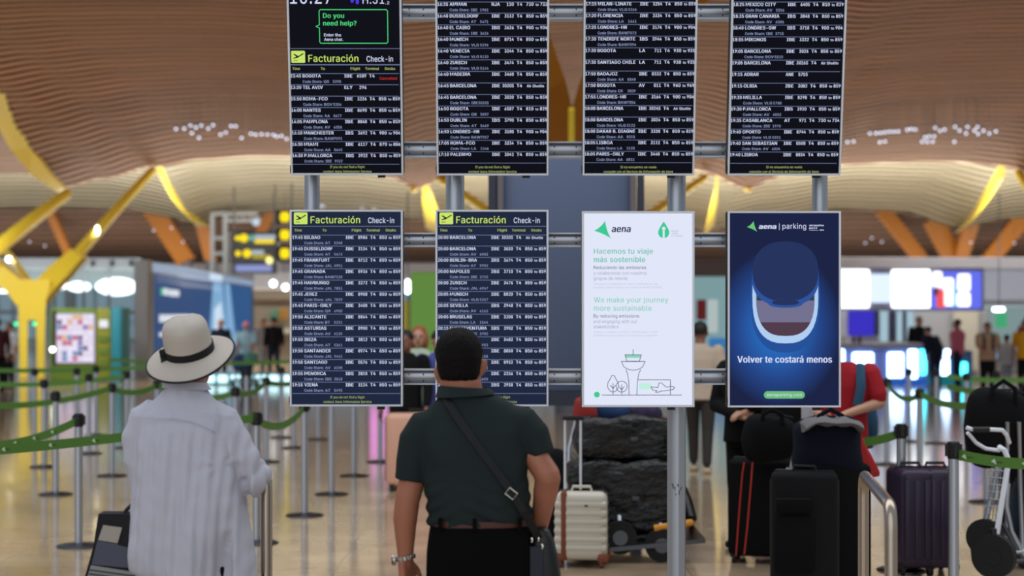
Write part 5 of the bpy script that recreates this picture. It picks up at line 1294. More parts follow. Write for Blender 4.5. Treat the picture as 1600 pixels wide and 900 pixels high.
def person(px, d, h, yaw, label, shirt, trousers, hair=hairb, sk=skin, pose=None, sleeve=.9, long_hair=False, cap_m=None, shoes=None, group=None, vox=.015, skirt=False, face=None, build=1.0, lean=0.0, glasses=False, legs_m=None, shorts=False, look=0):
    x = (px - 800) * d / F
    t = thing('person', label, 'person', (x, d, 0), group)
    rot = Matrix.Rotation(R(yaw), 3, 'Z')
    J = dict(neck=(0, -.01, .835), head=(0, .012, .915), sl=(-.118, 0, .80), sr=(.118, 0, .80), el=(-.145, -.01, .635), er=(.145, -.01, .635), wl=(-.15, .04, .49), wr=(.15, .04, .49),
             hl=(-.052, 0, .50), hr=(.052, 0, .50), kl=(-.055, .012, .275), kr=(.055, .012, .275), al=(-.058, -.01, .045), ar=(.058, -.01, .045))
    J.update(pose or {})
    def T(v):
        v = Vector(v) * h
        if lean and v.z > .5 * h: v = v + Vector((0, (v.z - .5 * h) * lean, -(v.z - .5 * h) * lean * lean * .4))
        return rot @ v + Vector((x, d, 0))
    j = {k: T(v) for k, v in J.items()}; u = h * build
    def X(v): return rot @ (Vector(v) * h)
    b = MB()
    hc = j['head']
    hrot = rot @ Matrix.Rotation(R(look), 3, 'Z')
    def H(v): return hc + hrot @ (Vector(v) * h)
    b.ball(H((0, -.006, .012)), (.047 * h, .056 * h, .058 * h), 16, 12, rot=hrot); b.ball(H((0, .014, -.022)), (.038 * h, .042 * h, .045 * h), 14, 10, rot=hrot)
    cap(b, H((0, .052, .008)), H((0, .062, -.008)), .007 * h, .010 * h, 8)
    for s in (-1, 1): b.ball(H((s * .048, -.004, -.004)), (.008 * h, .014 * h, .02 * h), 8, 8, rot=hrot)
    cap(b, j['neck'] - Vector((0, 0, .03 * h)), hc + X((0, -.01, -.03)), .034 * h, .032 * h)
    b.loft([(T((0, 0, z)), rx * u, ry * u) for z, rx, ry in ((.47, .085, .058), (.55, .08, .058), (.65, .078, .06), (.74, .098, .062), (.80, .095, .052), (.825, .05, .04))], 18, 2.3) if yaw % 90 == 0 or True else None
    for s in 'lr':
        cap(b, j['s' + s], j['e' + s], .029 * u, .024 * u); cap(b, j['e' + s], j['w' + s], .0235 * u, .0155 * u)
        dr = (j['w' + s] - j['e' + s]).normalized(); sd = X((0, 1, 0)) if abs(dr.dot(X((0, 1, 0)).normalized())) < .8 else X((-1 if s == 'r' else 1, 0, 0))
        hand(b, j['w' + s] + dr * .01, dr, sd, h / 1.72, .7, 1 if s == 'r' else -1)
        cap(b, j['h' + s], j['k' + s], .047 * u, .032 * u); cap(b, j['k' + s], j['a' + s], .031 * u, .019 * u)
        cap(b, j['a' + s], j['a' + s] + X((0, .05, -.018)), .02 * h, .015 * h)
    bake(b.build('body', sk, t), vox, 2)
    c = MB(); k = 1.10
    c.loft([(T((0, 0, z)), rx * u * k + .01, ry * u * k + .012) for z, rx, ry in ((.475, .092, .066), (.55, .088, .064), (.65, .084, .064), (.74, .10, .064), (.80, .092, .054), (.825, .055, .045), (.845, .038, .036))], 20, 2.4)
    for s in 'lr':
        f = min(1, sleeve * 2) if sleeve < .5 else 1
        e = j['s' + s].lerp(j['e' + s], f); cap(c, j['s' + s], e, .036 * u + .008, (.036 * u + .008) if sleeve < .5 else .029 * u + .006)
        if sleeve > .5: cap(c, j['e' + s], j['e' + s].lerp(j['w' + s], min(1, (sleeve - .5) * 2)), .029 * u + .006, .02 * u + .006)
    if skirt: c.loft([(T((0, 0, z)), r_ * u, r_ * .8 * u) for z, r_ in ((.30, .125), (.40, .115), (.5, .10))], 20)
    bake(c.build('shirt', shirt, t), vox, 2)
    q = MB()
    q.loft([(T((0, 0, z)), rx * u * 1.06, ry * u * 1.1) for z, rx, ry in ((.455, .07, .055), (.47, .092, .068), (.52, .09, .066), (.56, .084, .06))], 20, 2.3)
    for s in 'lr':
        cap(q, j['h' + s], j['k' + s], .056 * u, .042 * u)
        if not shorts: cap(q, j['k' + s], j['a' + s] + Vector((0, 0, .012 * h)), .041 * u, .031 * u)
    bake(q.build('trousers', trousers, t), vox, 2)
    for s in 'lr':
        f = j['a' + s]; MB().rbox(Vector((f.x, f.y, .03)) + X((0, .028, 0)), (.055 * h, .155 * h, .055), .022, 3, rot=rot).build('shoe', shoes or rubber, t)
    hm = MB()
    if cap_m: hm.ball(H((0, -.004, .03)), (.054 * h, .062 * h, .048 * h), 16, 10, rot=hrot); hm.build('cap', cap_m, t)
    else:
        hm.ball(H((0, -.014, .024)), (.052 * h, .058 * h, .054 * h), 16, 12, rot=hrot)
        if long_hair:
            hm.ball(H((0, -.022, -.02)), (.058 * h, .045 * h, .075 * h), 16, 12, rot=hrot)
            for s in (-1, 1): hm.ball(H((s * .046, .0, -.02)), (.02 * h, .03 * h, .055 * h), 10, 8, rot=hrot)
        bake(hm.build('hair', hair, t), vox * .8, 2)
    for s in (-1, 1):
        e = MB().ball(H((s * .018, .050, .006)), (.0058 * h, .0035 * h, .0036 * h), 8, 6, rot=hrot); e.build('eye', blackpl, t)
    MB().ball(H((0, .052, -.033)), (.014 * h, .004 * h, .0035 * h), 10, 6, rot=hrot).build('mouth', mat('lips', rgb(150, 70, 66), .5), t)
    if glasses:
        g = MB()
        for s in (-1, 1): g.tube([H((s * .019 + .013 * math.cos(a * .6283), .057, .006 + .010 * math.sin(a * .6283))) for a in range(10)], .0018, 6, closed=True)
        g.tube([H((-.006, .058, .006)), H((.006, .058, .006))], .0018, 6); g.build('glasses', blackpl, t)
    return t, j, T
cl = lambda n, r, g, b_: mat('cloth_' + n, rgb(r, g, b_), .85, spec=.25, bump=(14, .35, .015))
white_c = cl('white', 205, 205, 205); blk_c = cl('black', 11, 11, 13); beige_c = cl('beige', 196, 176, 156); navy_c = cl('navy', 26, 32, 52); red_c = cl('red', 170, 34, 44); jean_c = cl('denim', 28, 36, 56); yel_c = cl('mustard', 210, 150, 30)
grip = dict(el=(-.135, .05, .66), er=(.135, .05, .66), wl=(-.10, .19, .62), wr=(.10, .19, .62))
walk = dict(kl=(-.05, .07, .29), al=(-.05, .10, .06), kr=(.05, -.02, .275), ar=(.05, -.09, .055))
# left hall
person(14, 40, 1.55, 150, 'person in a white top and dark trousers at the far left, before the yellow column', white_c, blk_c, sleeve=.4)
person(-4, 38, 1.66, 30, 'person in a dark maroon top cut by the far left edge of the picture', cl('maroon', 70, 30, 36), blk_c)
person(345, 44, 1.62, 180, 'person in a dark navy top seen just above the brim of the white hat', navy_c, blk_c, hair=skin2, sleeve=.4, sk=skin2)
t, j, T = person(385, 41, 1.58, 180, 'person with a pink cap and pale blue top pushing a loaded cart', cl('paleblue', 175, 215, 232), jean_c, cap_m=mat('pink_cap', rgb(255, 165, 185), .7), pose=grip, sk=skin2, sleeve=.4)
t = thing('luggage_cart', 'small luggage cart with blue bags pushed by the person with the pink cap', 'trolley', P(385, 605, 40.2))
c = P(385, 548, 40.2); MB().box((c.x, 40.2, .18), (.7, .9, .05)).build('deck', darksteel, t, smooth=False)
MB().tube([(c.x - .3, 40.5, .2), (c.x - .3, 40.55, 1.0), (c.x + .3, 40.55, 1.0), (c.x + .3, 40.5, .2)], .025, 8).build('handle_frame', mat('cart_pale', rgb(160, 190, 205), .4), t)
for sx in (-.28, .28): MB().tube([(c.x + sx - .03, 40, .09), (c.x + sx + .03, 40, .09)], .09, 14).build('wheel', rubber, t)
bag(380, 568, 40.2, (.5, .5, .38), 'blue bag on the cart of the person with the pink cap', cl('blue_bag', 40, 70, 110), 'holdall', 'bag', seed=31)
bag(392, 560, 40.0, (.34, .3, .22), 'small pale green bag on the cart of the person with the pink cap', cl('green_bag', 90, 150, 130), 'holdall', 'bag', seed=32)
person(412, 50, 1.62, 160, 'grey-clad walking person between the pink cap and the first lower board', cl('grey', 130, 128, 130), cl('greyd', 110, 108, 106), pose=walk, vox=.02)
person(428, 47, 1.68, 20, 'person in black with a navy bag, nearest to the edge of the first lower board', blk_c, navy_c, pose=walk, vox=.02)
# between the boards
person(655, 18.0, 1.64, 176, 'woman with orange hair and glasses in a pale top, between the first two lower boards', cl('mint', 186, 200, 176), cl('violet', 78, 74, 150), hair=mat('hair_orange', rgb(160, 92, 54), .6, bump=(60, .5, .004)), sk=skin2, long_hair=True, glasses=True, vox=.011, pose=dict(el=(-.13, .04, .64), wl=(-.03, .13, .68), er=(.13, .03, .64), wr=(.06, .13, .62)))
person(634, 17.35, 1.60, 165, 'person in dark clothes half hidden by the edge of the first lower board', blk_c, blk_c, sk=skin3, vox=.012)
person(686, 17.5, 1.60, 200, 'person in blue-violet clothes between the boards, beside the dark-haired man head', cl('lilacblue', 80, 88, 160), cl('violet', 78, 74, 150), vox=.012)
t, j, T = person(1094, 18.9, 1.68, -10, 'walking person with a beige shirt and rucksack strap between the two poster screens', beige_c, cl('olive', 56, 52, 48), pose=walk, sleeve=.4, vox=.011, shoes=mat('beige_shoe', rgb(190, 170, 140), .6), sk=skin3)
MB().tube([T((-.06, -.075, .70)), T((-.075, -.07, .80)), T((-.07, 0, .845)), T((-.06, .07, .80))], .018, 8, sx=1.5).build('shoulder_strap', blackpl, t)
# right, near the suitcases
t, j, T = person(1316, 12.3, 1.66, 165, 'person in a red shirt with a blue backpack strap, behind the blue poster screen edge', red_c, blk_c, sleeve=.38, vox=.010, sk=skin2, build=1.08, pose=dict(head=(.064, .04, .90), neck=(.03, .0, .82), el=(-.16, .02, .67), wl=(-.02, .15, .625), er=(.165, .03, .665), wr=(.05, .17, .60)), shoes=mat('grey_trainer', rgb(120, 120, 124), .6))
MB().tube([T((-.07, .085, .66)), T((-.085, .085, .74)), T((-.08, .03, .83)), T((-.08, -.07, .78))], .02, 8, sx=1.7).build('backpack_strap', cl('petrol', 50, 84, 110), t)
bag(1352, 655, 12.7, (.16, .2, .46), 'petrol blue backpack on the back of the red-shirted person', cl('petrol', 50, 84, 110), 'backpack', 'bag', seed=41, straps=False)
t, j, T = person(1228, 12.35, 1.70, -20, 'person in a black top and dark jeans below the blue poster screen', blk_c, jean_c, vox=.010, build=1.05, pose=dict(er=(.16, .03, .64), wr=(.16, .14, .56), el=(-.15, .03, .64), wl=(-.10, .15, .62)))
t, j, T = person(1172, 12.8, 1.66, 150, 'person in loose black clothes standing behind the red-piped suitcase', blk_c, blk_c, vox=.010, build=1.15, sk=skin2, pose=dict(el=(-.15, .03, .64), wl=(-.06, .16, .62), er=(.15, .03, .64), wr=(-.02, .16, .60)))
t = thing('paper_sheets', 'pale folded papers sticking out below the fourth lower board', 'paper', P(1262, 662, 11.3))
MB().rbox(P(1262, 642, 11.3), (.075, .02, .19), .004, 1).build('sheet', mat('paper', rgb(200, 198, 205), .7), t); MB().rbox(P(1258, 644, 11.27), (.05, .01, .17), .003, 1).build('sheet', mat('paper', (0, 0, 0)), t)
t = thing('umbrella', 'closed pale grey umbrella hanging between the jeans and the black suitcases', 'umbrella', P(1222, 850, 11.0))
MB().tube([P(1243, 700, 11.05), P(1238, 740, 11.03), P(1230, 790, 11.0), P(1224, 850, 11.0)], [.012, .028, .033, .008], 12).build('folded_cover', cl('palegrey', 150, 148, 150), t)
MB().tube([P(1243, 700, 11.05), P(1245, 682, 11.05), P(1241, 676, 11.05)], .009, 8).build('grip', mat('paper', (0, 0, 0)), t)
MB().rbox(P(1230, 739, 10.95), (.045, .006, .06), .002, 1, rot=Matrix.Rotation(R(35), 3, 'Y')).build('label_tag', mat('paper', (0, 0, 0)), t)
# far right
t, j, T = person(1543, 36.5, 1.58, 176, 'man in a beige shirt with dark backpack straps standing behind the green belts', cl('sand', 170, 140, 112), blk_c, pose=grip, sleeve=.38, vox=.014, build=1.12, sk=skin)
for s in (-1, 1): MB().tube([T((s * .055, .08, .62)), T((s * .06, .085, .76)), T((s * .06, 0, .85))], .03, 8).build('backpack_strap', blackpl, t)
person(1496, 40, 1.64, 60, 'person in a pink top leaning at the glowing display counter', cl('pink', 190, 100, 120), jean_c, vox=.016, sk=skin3)
person(1462, 41, 1.52, 20, 'person in dark blue bending over the glowing counter', navy_c, navy_c, vox=.016, lean=.5)
person(1436, 43.6, 1.70, 180, 'shop worker in black behind the counter, in front of the pale bays', blk_c, blk_c, vox=.016, sk=skin3)
person(1573, 38, 1.30, 10, 'child with black hair and a pale top next to the man in the beige shirt', cl('pale', 190, 195, 200), cl('pale2', 150, 160, 170), vox=.016)
person(1601, 37, 1.62, 150, 'person in a mustard yellow top cut by the right edge', yel_c, blk_c, sleeve=.4, vox=.015, sk=skin3)
person(1605, 46, 1.70, 190, 'person in dark red behind the one in the mustard top', cl('wine', 90, 30, 44), blk_c, vox=.016, sk=skin3)

# ------------------------------------------------------------------ the man in the dark polo shirt
DM = 6.06; K = DM / F
def Q(px, py, dy=0): return P(px, py, DM) + Vector((0, dy, 0))
man = thing('person', 'heavy man in a dark green polo shirt with a shoulder strap, seen from behind', 'person', (P(752, 0, DM).x, DM, 0))
b = MB()
hrot = Matrix.Rotation(R(-3), 3, 'Y') @ Matrix.Rotation(R(8), 3, 'X')
hc = Q(717, 556, .01)
b.ball(hc + Vector((0, .005, .0)), (.079, .098, .090), 22, 16, rot=hrot); b.ball(hc + Vector((0, .035, -.055)), (.068, .075, .075), 18, 12, rot=hrot)
b.ball(hc + Vector((0, -.03, -.05)), (.070, .06, .055), 18, 12)
cap(b, hc + Vector((0, .10, -.01)), hc + Vector((0, .115, -.03)), .012, .016, 8)
b.loft([(Q(726, 640, .01), .105, .085), (Q(724, 622, .01), .083, .075), (Q(721, 605, .005), .074, .07), (Q(719, 588, .0), .071, .068), (Q(718, 572, .0), .068, .07)], 22)
for px, py, s in ((683.5, 586, -1), (755.5, 574, 1)):
    c = Q(px, py, .012); b.ball(c, (.010, .022, .034), 12, 10, rot=Matrix.Rotation(R(s * 14), 3, 'Y') @ Matrix.Rotation(R(s * -25), 3, 'Z'))
b.loft([(Q(745, 950), .16, .10), (Q(745, 810), .165, .11), (Q(742, 720), .17, .105), (Q(740, 660), .17, .09), (Q(728, 625), .10, .07)], 24, 2.4)
# his arms
shl, ell, wrl = Q(666, 672), Q(637, 778, -.01), Q(633, 868, .015)
shr, elr, wrr = Q(811, 676), Q(856, 742, -.05), Q(843, 826, .03)
cap(b, shl, ell, .050, .046, 16); cap(b, ell, Q(633, 812, 0), .045, .044, 16); cap(b, Q(633, 812), wrl, .0435, .029, 16)
cap(b, shr, elr, .046, .046, 16); cap(b, elr, elr.lerp(wrr, .35), .046, .044, 16); cap(b, elr.lerp(wrr, .35), wrr, .043, .030, 16)
hand(b, wrl + Vector((0, 0, -.005)), (.06, .06, -1), (.5, 1, 0), 1.02, .55, -1)
hand(b, wrr, (-.12, .25, -1), (-1, .6, 0), 1.0, .9, 1)
for s, hx in ((-1, 712), (1, 790)):
    cap(b, Q(hx, 900), Vector((Q(hx - 2 * s, 0).x, DM + .01, .48)), .085, .06, 16); cap(b, Vector((Q(hx - 2 * s, 0).x, DM + .01, .48)), Vector((Q(hx, 0).x, DM, .09)), .056, .036, 16)
    cap(b, Vector((Q(hx, 0).x, DM, .07)), Vector((Q(hx, 0).x, DM + .1, .05)), .035, .03, 10)
def neckfold(a, n):
    # crease at the nape
    z = a[:, 2]; z0 = Q(0, 592).z; m = np.exp(-((z - z0) / .004) ** 2) * (a[:, 1] < .0) * .004
    return a - n * m[:, None]
bake(b.build('body', mat('skin_man', rgb(176, 112, 86), .5, noise=(9, .12), bump=(70, .15, .002)), man), .0065, 5, fn=neckfold)
# hair: cropped, with a straight nape line
hb = MB()
hb.ball(hc + Vector((-.001, .0, .010)), (.0855, .104, .0915), 26, 18, rot=hrot)
hb.loft([(Q(718, 594, -.004), .066, .070), (Q(717.5, 586, -.004), .073, .079), (Q(717, 572, -.003), .079, .088), (Q(716.5, 556, 0), .083, .098)], 26)
def hairf(a, n):
    rnd = np.random.RandomState(3)
    # carve the face side away
    a = a.copy(); y = a[:, 1]; a[:, 1] = np.where(y > .075, .075 + (y - .075) * .3, y)
    return a + n * (rnd.rand(len(a), 1) - .4) * .0035
bake(hb.build('hair', mat('hair_dark_brown', rgb(12, 8, 7), .75, spec=.2, bump=(140, .9, .004, (1, 1, .35))), man), .006, 3, fn=hairf)
# eyes, mouth, brows on the far side of the head
for s in (-1, 1):
    MB().ball(hc + Vector((s * .031, .093, .0)), (.012, .007, .008), 10, 6).build('eye', mat('eye_white', rgb(220, 215, 210), .3), man)
MB().ball(hc + Vector((0, .103, -.078)), (.026, .008, .007), 10, 6).build('mouth', mat('lips', (0, 0, 0)), man)
# polo shirt
polo = mat('dark_green_polo', rgb(38, 47, 48), .85, spec=.2, noise=(6, .08), bump=(220, .25, .0015))
c = MB()
c.loft([(Q(749, 820), .181, .130), (Q(750, 806), .187, .138), (Q(748, 790, -.004), .186, .142), (Q(744, 760, -.006), .186, .142), (Q(742, 715, -.006), .190, .138), (Q(741, 675, -.002), .194, .125), (Q(740, 648, .004), .178, .105), (Q(738, 630, .008), .142, .09), (Q(733, 618, .008), .10, .082)], 36, 2.5)
c.loft([(Q(730, 622, .005), .098, .085), (Q(728, 612, .004), .082, .078), (Q(727, 606, .003), .078, .076)], 28)
def sleeve(mb, pts, n=20):
    rs = []
    for i, (p, r, ry) in enumerate(pts):
        nx = pts[min(i + 1, len(pts) - 1)][0] - pts[max(i - 1, 0)][0]; nx.normalize(); u = Vector((0, 1, 0)); w = nx.cross(u).normalized()
        rs.append([p + w * r * math.cos(2 * math.pi * k / n) + (u - nx * u.dot(nx)).normalized() * ry * math.sin(2 * math.pi * k / n) for k in range(n)])
    mb.rings(rs)
sleeve(c, [(Q(688, 660, 0), .055, .075), (Q(667, 669, 0), .072, .082), (Q(652, 690, 0), .068, .078), (Q(645, 722, -.004), .060, .070), (Q(640.5, 751, -.006), .0535, .062)])
sleeve(c, [(Q(793, 654, 0), .055, .075), (Q(815, 664, 0), .070, .082), (Q(833, 682, -.01), .063, .076), (Q(846, 711, -.02), .050, .062)])
def polofold(a, n):
    x, y, z = a[:, 0], a[:, 1], a[:, 2]
    zb = Q(0, 812).z; k = np.clip(1 - (z - zb) / .22, 0, 1)
    f = .006 * k * np.sin(z * 120 + 3 * np.sin(x * 22)) * np.sin(x * 16 + 1.3) + .005 * np.sin((x + .9 * z) * 46) * np.clip(1 - np.abs(x + .19) / .10, 0, 1) * np.clip(1 - abs(z - 1.2) / .25, 0, 1)
    f += .004 * np.sin((x - .8 * z) * 50) * np.clip(1 - np.abs(x - .15) / .10, 0, 1) * np.clip(1 - abs(z - 1.15) / .3, 0, 1)
    f += .005 * np.exp(-((x - .02) / .03) ** 2) * np.clip((1.3 - z) / .2, 0, 1) * -1
    return a + n * f[:, None]
bake(c.build('polo_shirt', polo, man), .0065, 4, fn=polofold)
# collar and hems
rs = []
for k in range(24):
    a = 2 * math.pi * k / 24; ca, sa = math.cos(a), math.sin(a)
    top = Q(726, 604 + 2 * ca, .004) + Vector((.0815 * ca, .080 * sa, .0)); bot = Q(727, 618 - 3 * ca, .004) + Vector((.105 * ca, .095 * sa - .004, 0))
    th = Vector((ca, sa, 0)) * .005
    rs.append([top, top + th, bot + th, bot - th * .3])
MB().rings(rs, closed=True).build('collar', polo, man)
# trousers
tr_ = MB(); trm = mat('black_trousers', rgb(7, 7, 9), .9, spec=.15, bump=(200, .2, .001))
tr_.loft([(Q(751, 960), .185, .12), (Q(751, 900), .194, .14), (Q(751, 860), .192, .142), (Q(751, 832), .184, .136), (Q(751, 812), .176, .126)], 32, 2.5)
for hx in (716, 788):
    p0 = Q(hx, 905); cap(tr_, p0, Vector((p0.x, DM, .48)), .10, .078, 18); cap(tr_, Vector((p0.x, DM, .48)), Vector((p0.x, DM, .10)), .077, .062, 18)
bake(tr_.build('trousers', trm, man), .009, 4)
beltm = mat('brown_leather_belt', rgb(80, 38, 26), .5)
rs = []
for k in range(40):
    a = 2 * math.pi * k / 40; ca, sa = math.cos(a), math.sin(a); p = Q(751, 813) + Vector((.180 * math.copysign(abs(ca) ** .8, ca), .131 * math.copysign(abs(sa) ** .8, sa), .0))
    rs.append([p + Vector((0, 0, -.012)), p + Vector((ca * .003, sa * .003, -.012)), p + Vector((ca * .003, sa * .003, .010)), p + Vector((0, 0, .010))])
MB().rings(rs, closed=True).build('leather_belt', beltm, man)
for hx in (743, 690, 812): MB().box(Q(hx, 813, -.136 if hx == 743 else -.118), (.014, .012, .045)).build('belt_loop', trm, man, smooth=False)
for hx in (716, 788): MB().rbox((Q(hx, 0).x, DM + .06, .05), (.10, .29, .10), .035, 3).build('shoe', rubber, man)
# watch
watch = thing('wristwatch', 'steel wristwatch with a link bracelet on the left wrist of the man', 'watch', wrl)
wsil = mat('watch_steel', rgb(190, 184, 176), .3, 1.0)
cw = Q(633, 872, .014); wrt = Matrix.Rotation(R(-12), 3, 'Y')
for k in range(16):
    a = 2 * math.pi * k / 16; p = cw + wrt @ Vector((.0345 * math.cos(a), .0335 * math.sin(a), 0))
    MB().rbox(p, (.0115, .0045, .016), .0015, 1, rot=wrt @ Matrix.Rotation(a + math.pi / 2, 3, 'Z')).build('link', wsil, watch)
p = cw + wrt @ Vector((-.038, -.006, 0)); MB().tube([p, p + Vector((-.009, -.002, -.002))], .019, 18).build('case', wsil, watch); MB().tube([p + Vector((-.009, -.002, -.002)), p + Vector((-.010, -.002, -.002))], .016, 18).build('dial', blackpl, watch)
# cross-body bag
cbg = thing('shoulder_bag', 'black cross-body bag hanging at the hip of the man in the polo shirt', 'bag', Q(850, 900, 0))
leath = mat('black_leather', rgb(15, 15, 18), .42, bump=(50, .3, .003))
def strap_y(px, py):
    best = -.15
    return best
path = [(700, 622, .03), (697, 619, -.05), (703, 630, -.088), (715, 648, -.112), (740, 682, -.136), (770, 722, -.146), (799, 762, -.149), (818, 792, -.142), (834, 822, -.105), (842, 838, -.07)]
rs = []
pts = [Q(a_, b_, c_) for a_, b_, c_ in path]
for i, p in enumerate(pts):
    tt = (pts[min(i + 1, len(pts) - 1)] - pts[max(i - 1, 0)]).normalized(); out = Vector((.15, -1, .2)); sd = tt.cross(out).normalized()
    o2 = sd.cross(tt).normalized(); w = .0135
    rs.append([p + sd * w + o2 * .003, p - sd * w + o2 * .003, p - sd * w - o2 * .003, p + sd * w - o2 * .003])
MB().rings(rs).build('strap', mat('black_strap', rgb(12, 12, 14), .7), cbg, smooth=False)
c0 = Q(799, 764, -.156)
bq_ = [c0 + Matrix.Rotation(R(38), 3, 'Y') @ Vector((x_, 0, z_)) for x_, z_ in ((-.017, -.013), (.017, -.013), (.017, .013), (-.017, .013))]
MB().tube(bq_, .0028, 6, closed=True).build('strap_buckle', mat('nickel', rgb(220, 215, 205), .25, 1.0), cbg)
rs = []
for y, xl, xr, ry in ((822, 838, 852, .03), (828, 832, 859, .045), (845, 829, 866, .05), (870, 827, 872, .052), (895, 827, 876, .052), (925, 830, 878, .05), (935, 836, 872, .03)):
    cx_ = (xl + xr) / 2; rx = (xr - xl) / 2 * K
    rs.append([Q(cx_, y, -.02) + Vector((rx * math.copysign(abs(math.cos(a)) ** .7, math.cos(a)), ry * math.copysign(abs(math.sin(a)) ** .7, math.sin(a)), 0)) for a in [k * math.pi / 12 for k in range(24)]])
MB().rings(rs).build('body', leath, cbg, fix=True)
for (a_, b_) in ((830, 836), (840, 834), (846, 846)):
    MB().tube([Q(a_, b_, -.076), Q(a_ + 1.5, b_ + 3, -.08), Q(a_ + .5, b_ + 7, -.078)], .003, 6).build('clasp', mat('nickel', (0, 0, 0)), cbg)
MB().rbox(Q(838, 880, -.074), (.05, .006, .14), .003, 1).build('front_pocket', mat('navy_leather', rgb(20, 26, 44), .5), cbg)

# ------------------------------------------------------------------ the woman in the white hat
DW = 6.2; KW = DW / F
def W(px, py, dy=0): return P(px, py, DW) + Vector((0, dy, 0))
wom = thing('person', 'woman in a loose crinkled white shirt seen from behind', 'person', (W(296, 0).x, DW, 0))
b = MB(); hc = W(298, 560, .03)
b.ball(hc, (.072, .09, .09), 20, 14); b.ball(hc + Vector((0, .03, -.05)), (.06, .065, .07), 16, 12)
cap(b, hc + Vector((0, .09, -.012)), hc + Vector((0, .105, -.03)), .010, .014, 8)
cap(b, hc + Vector((0, -.01, -.05)), W(298, 615, 0), .052, .056, 14)
for s in (-1, 1): b.ball(hc + Vector((s * .072, .0, -.012)), (.010, .018, .03), 10, 8)
b.loft([(W(300, 900), .15, .10), (W(300, 800), .145, .10), (W(298, 700), .15, .10), (W(296, 650), .14, .08), (W(298, 618), .07, .055)], 22, 2.3)
wsl, wel, wwl = W(236, 650), W(226, 725, .05), W(228, 800, .12)
wsr, wer, wwr = W(346, 655), W(386, 738, .0), W(386, 738, .22)
for a, e, w_ in ((wsl, wel, wwl), (wsr, wer, wwr)): cap(b, a, e, .045, .036, 14); cap(b, e, w_, .035, .024, 14)
hand(b, wwl, (-.1, .1, -1), (.3, 1, 0), .95, .9, -1); hand(b, wwr, (.1, 1, -.1), (-1, .2, .3), .95, 1.0, 1)
for hx in (268, 330):
    p0 = W(hx, 870); cap(b, p0, Vector((p0.x, DW, .46)), .075, .05, 14); cap(b, Vector((p0.x, DW, .46)), Vector((p0.x, DW, .08)), .045, .032, 14); cap(b, Vector((p0.x, DW, .06)), Vector((p0.x, DW + .09, .045)), .03, .026, 10)
bake(b.build('body', mat('skin_woman', rgb(176, 118, 98), .5), wom), .008, 4)
hm = MB(); hm.ball(hc + Vector((0, -.012, .01)), (.08, .096, .09), 20, 14); hm.ball(hc + Vector((0, -.04, -.035)), (.066, .05, .05), 16, 12); bake(hm.build('hair', mat('hair_brown', rgb(60, 40, 34), .6, bump=(90, .6, .004)), wom), .008, 3)
for s in (-1, 1): MB().ball(hc + Vector((s * .028, .085, .002)), (.011, .007, .007), 10, 6).build('eye', mat('eye_white', (0, 0, 0)), wom)
MB().ball(hc + Vector((0, .095, -.07)), (.023, .008, .006), 10, 6).build('mouth', mat('lips', (0, 0, 0)), wom)
# shirt from its outline: row, left edge, right edge, half depth
shirtm = mat('white_crinkle_cotton', rgb(204, 203, 216), .8, bump=(34, .9, .006, (1, 1, .06)))
c = MB()
prof = [(960, 236, 362, .17), (905, 228, 363, .172), (885, 211, 364, .175), (865, 204, 367, .178), (845, 204, 377, .18), (820, 205, 390, .178), (780, 207, 388, .172), (740, 208, 378, .162), (700, 210, 368, .15), (670, 214, 362, .135), (648, 220, 354, .115), (630, 234, 342, .095), (616, 250, 328, .082), (606, 260, 322, .075), (598, 264, 319, .070)]
c.loft([(W((l + r) / 2, y, .0), (r - l) / 2 * KW, ry) for y, l, r, ry in prof], 44, 2.3)
sleeve(c, [(W(328, 648), .06, .08), (W(347, 658), .066, .08), (W(362, 690), .068, .078), (W(377, 715), .064, .075), (W(389, 737, .01), .054, .068)])
sleeve(c, [(W(380, 730), .04, .05), (W(392, 741, .08), .048, .055), (W(396, 746, .18), .045, .05)])
c.ball(W(397, 750, .02), (.040, .075, .064), 16, 12)
sleeve(c, [(W(246, 645), .06, .08), (W(229, 656), .066, .08), (W(217, 685, -.01), .056, .066), (W(211, 720, -.01), .036, .05), (W(212, 760, .03), .03, .04)])
c.loft([(W(375.5, 903, .02), 23 * KW, .13), (W(373, 860, .02), 20 * KW, .14), (W(374, 800, .02), 15 * KW, .13), (W(365, 760, .02), 15 * KW, .12)], 24, 2.2)
def wfold(a, n):
    x, y, z = a[:, 0], a[:, 1], a[:, 2]
    z0 = W(0, 655).z; dn = np.clip((z0 - z) / .08, 0, 1); low = np.clip((z0 - z) / .5, 0, 1)
    f = dn * (.0030 * np.sin(x * 170 + 4 * np.sin(z * 3)) + .0042 * np.sin(x * 83 + 1.5 * np.sin(z * 5 + 1)) + .010 * low * np.sin(x * 30 + 2 * np.sin(z * 3 + .4)))
    f += .0018 * np.sin(z * 70 + 9 * np.sin(x * 9)) * np.sin(x * 47)
    # folds from the arm pit
    ap = W(352, 722); r = np.hypot(x + wom.location.x - ap.x, z - ap.z); th = np.arctan2(z - ap.z, x + wom.location.x - ap.x)
    f += .004 * np.exp(-r / .09) * np.sin(th * 7) * (1 - np.exp(-(r / .035) ** 2))
    ys = W(0, 650).z + .02 * np.cos(x * 9); f += .0015 * np.exp(-((z - ys) / .006) ** 2)
    return a + n * f[:, None]
bake(c.build('shirt', shirtm, wom), .0065, 4, fn=wfold)
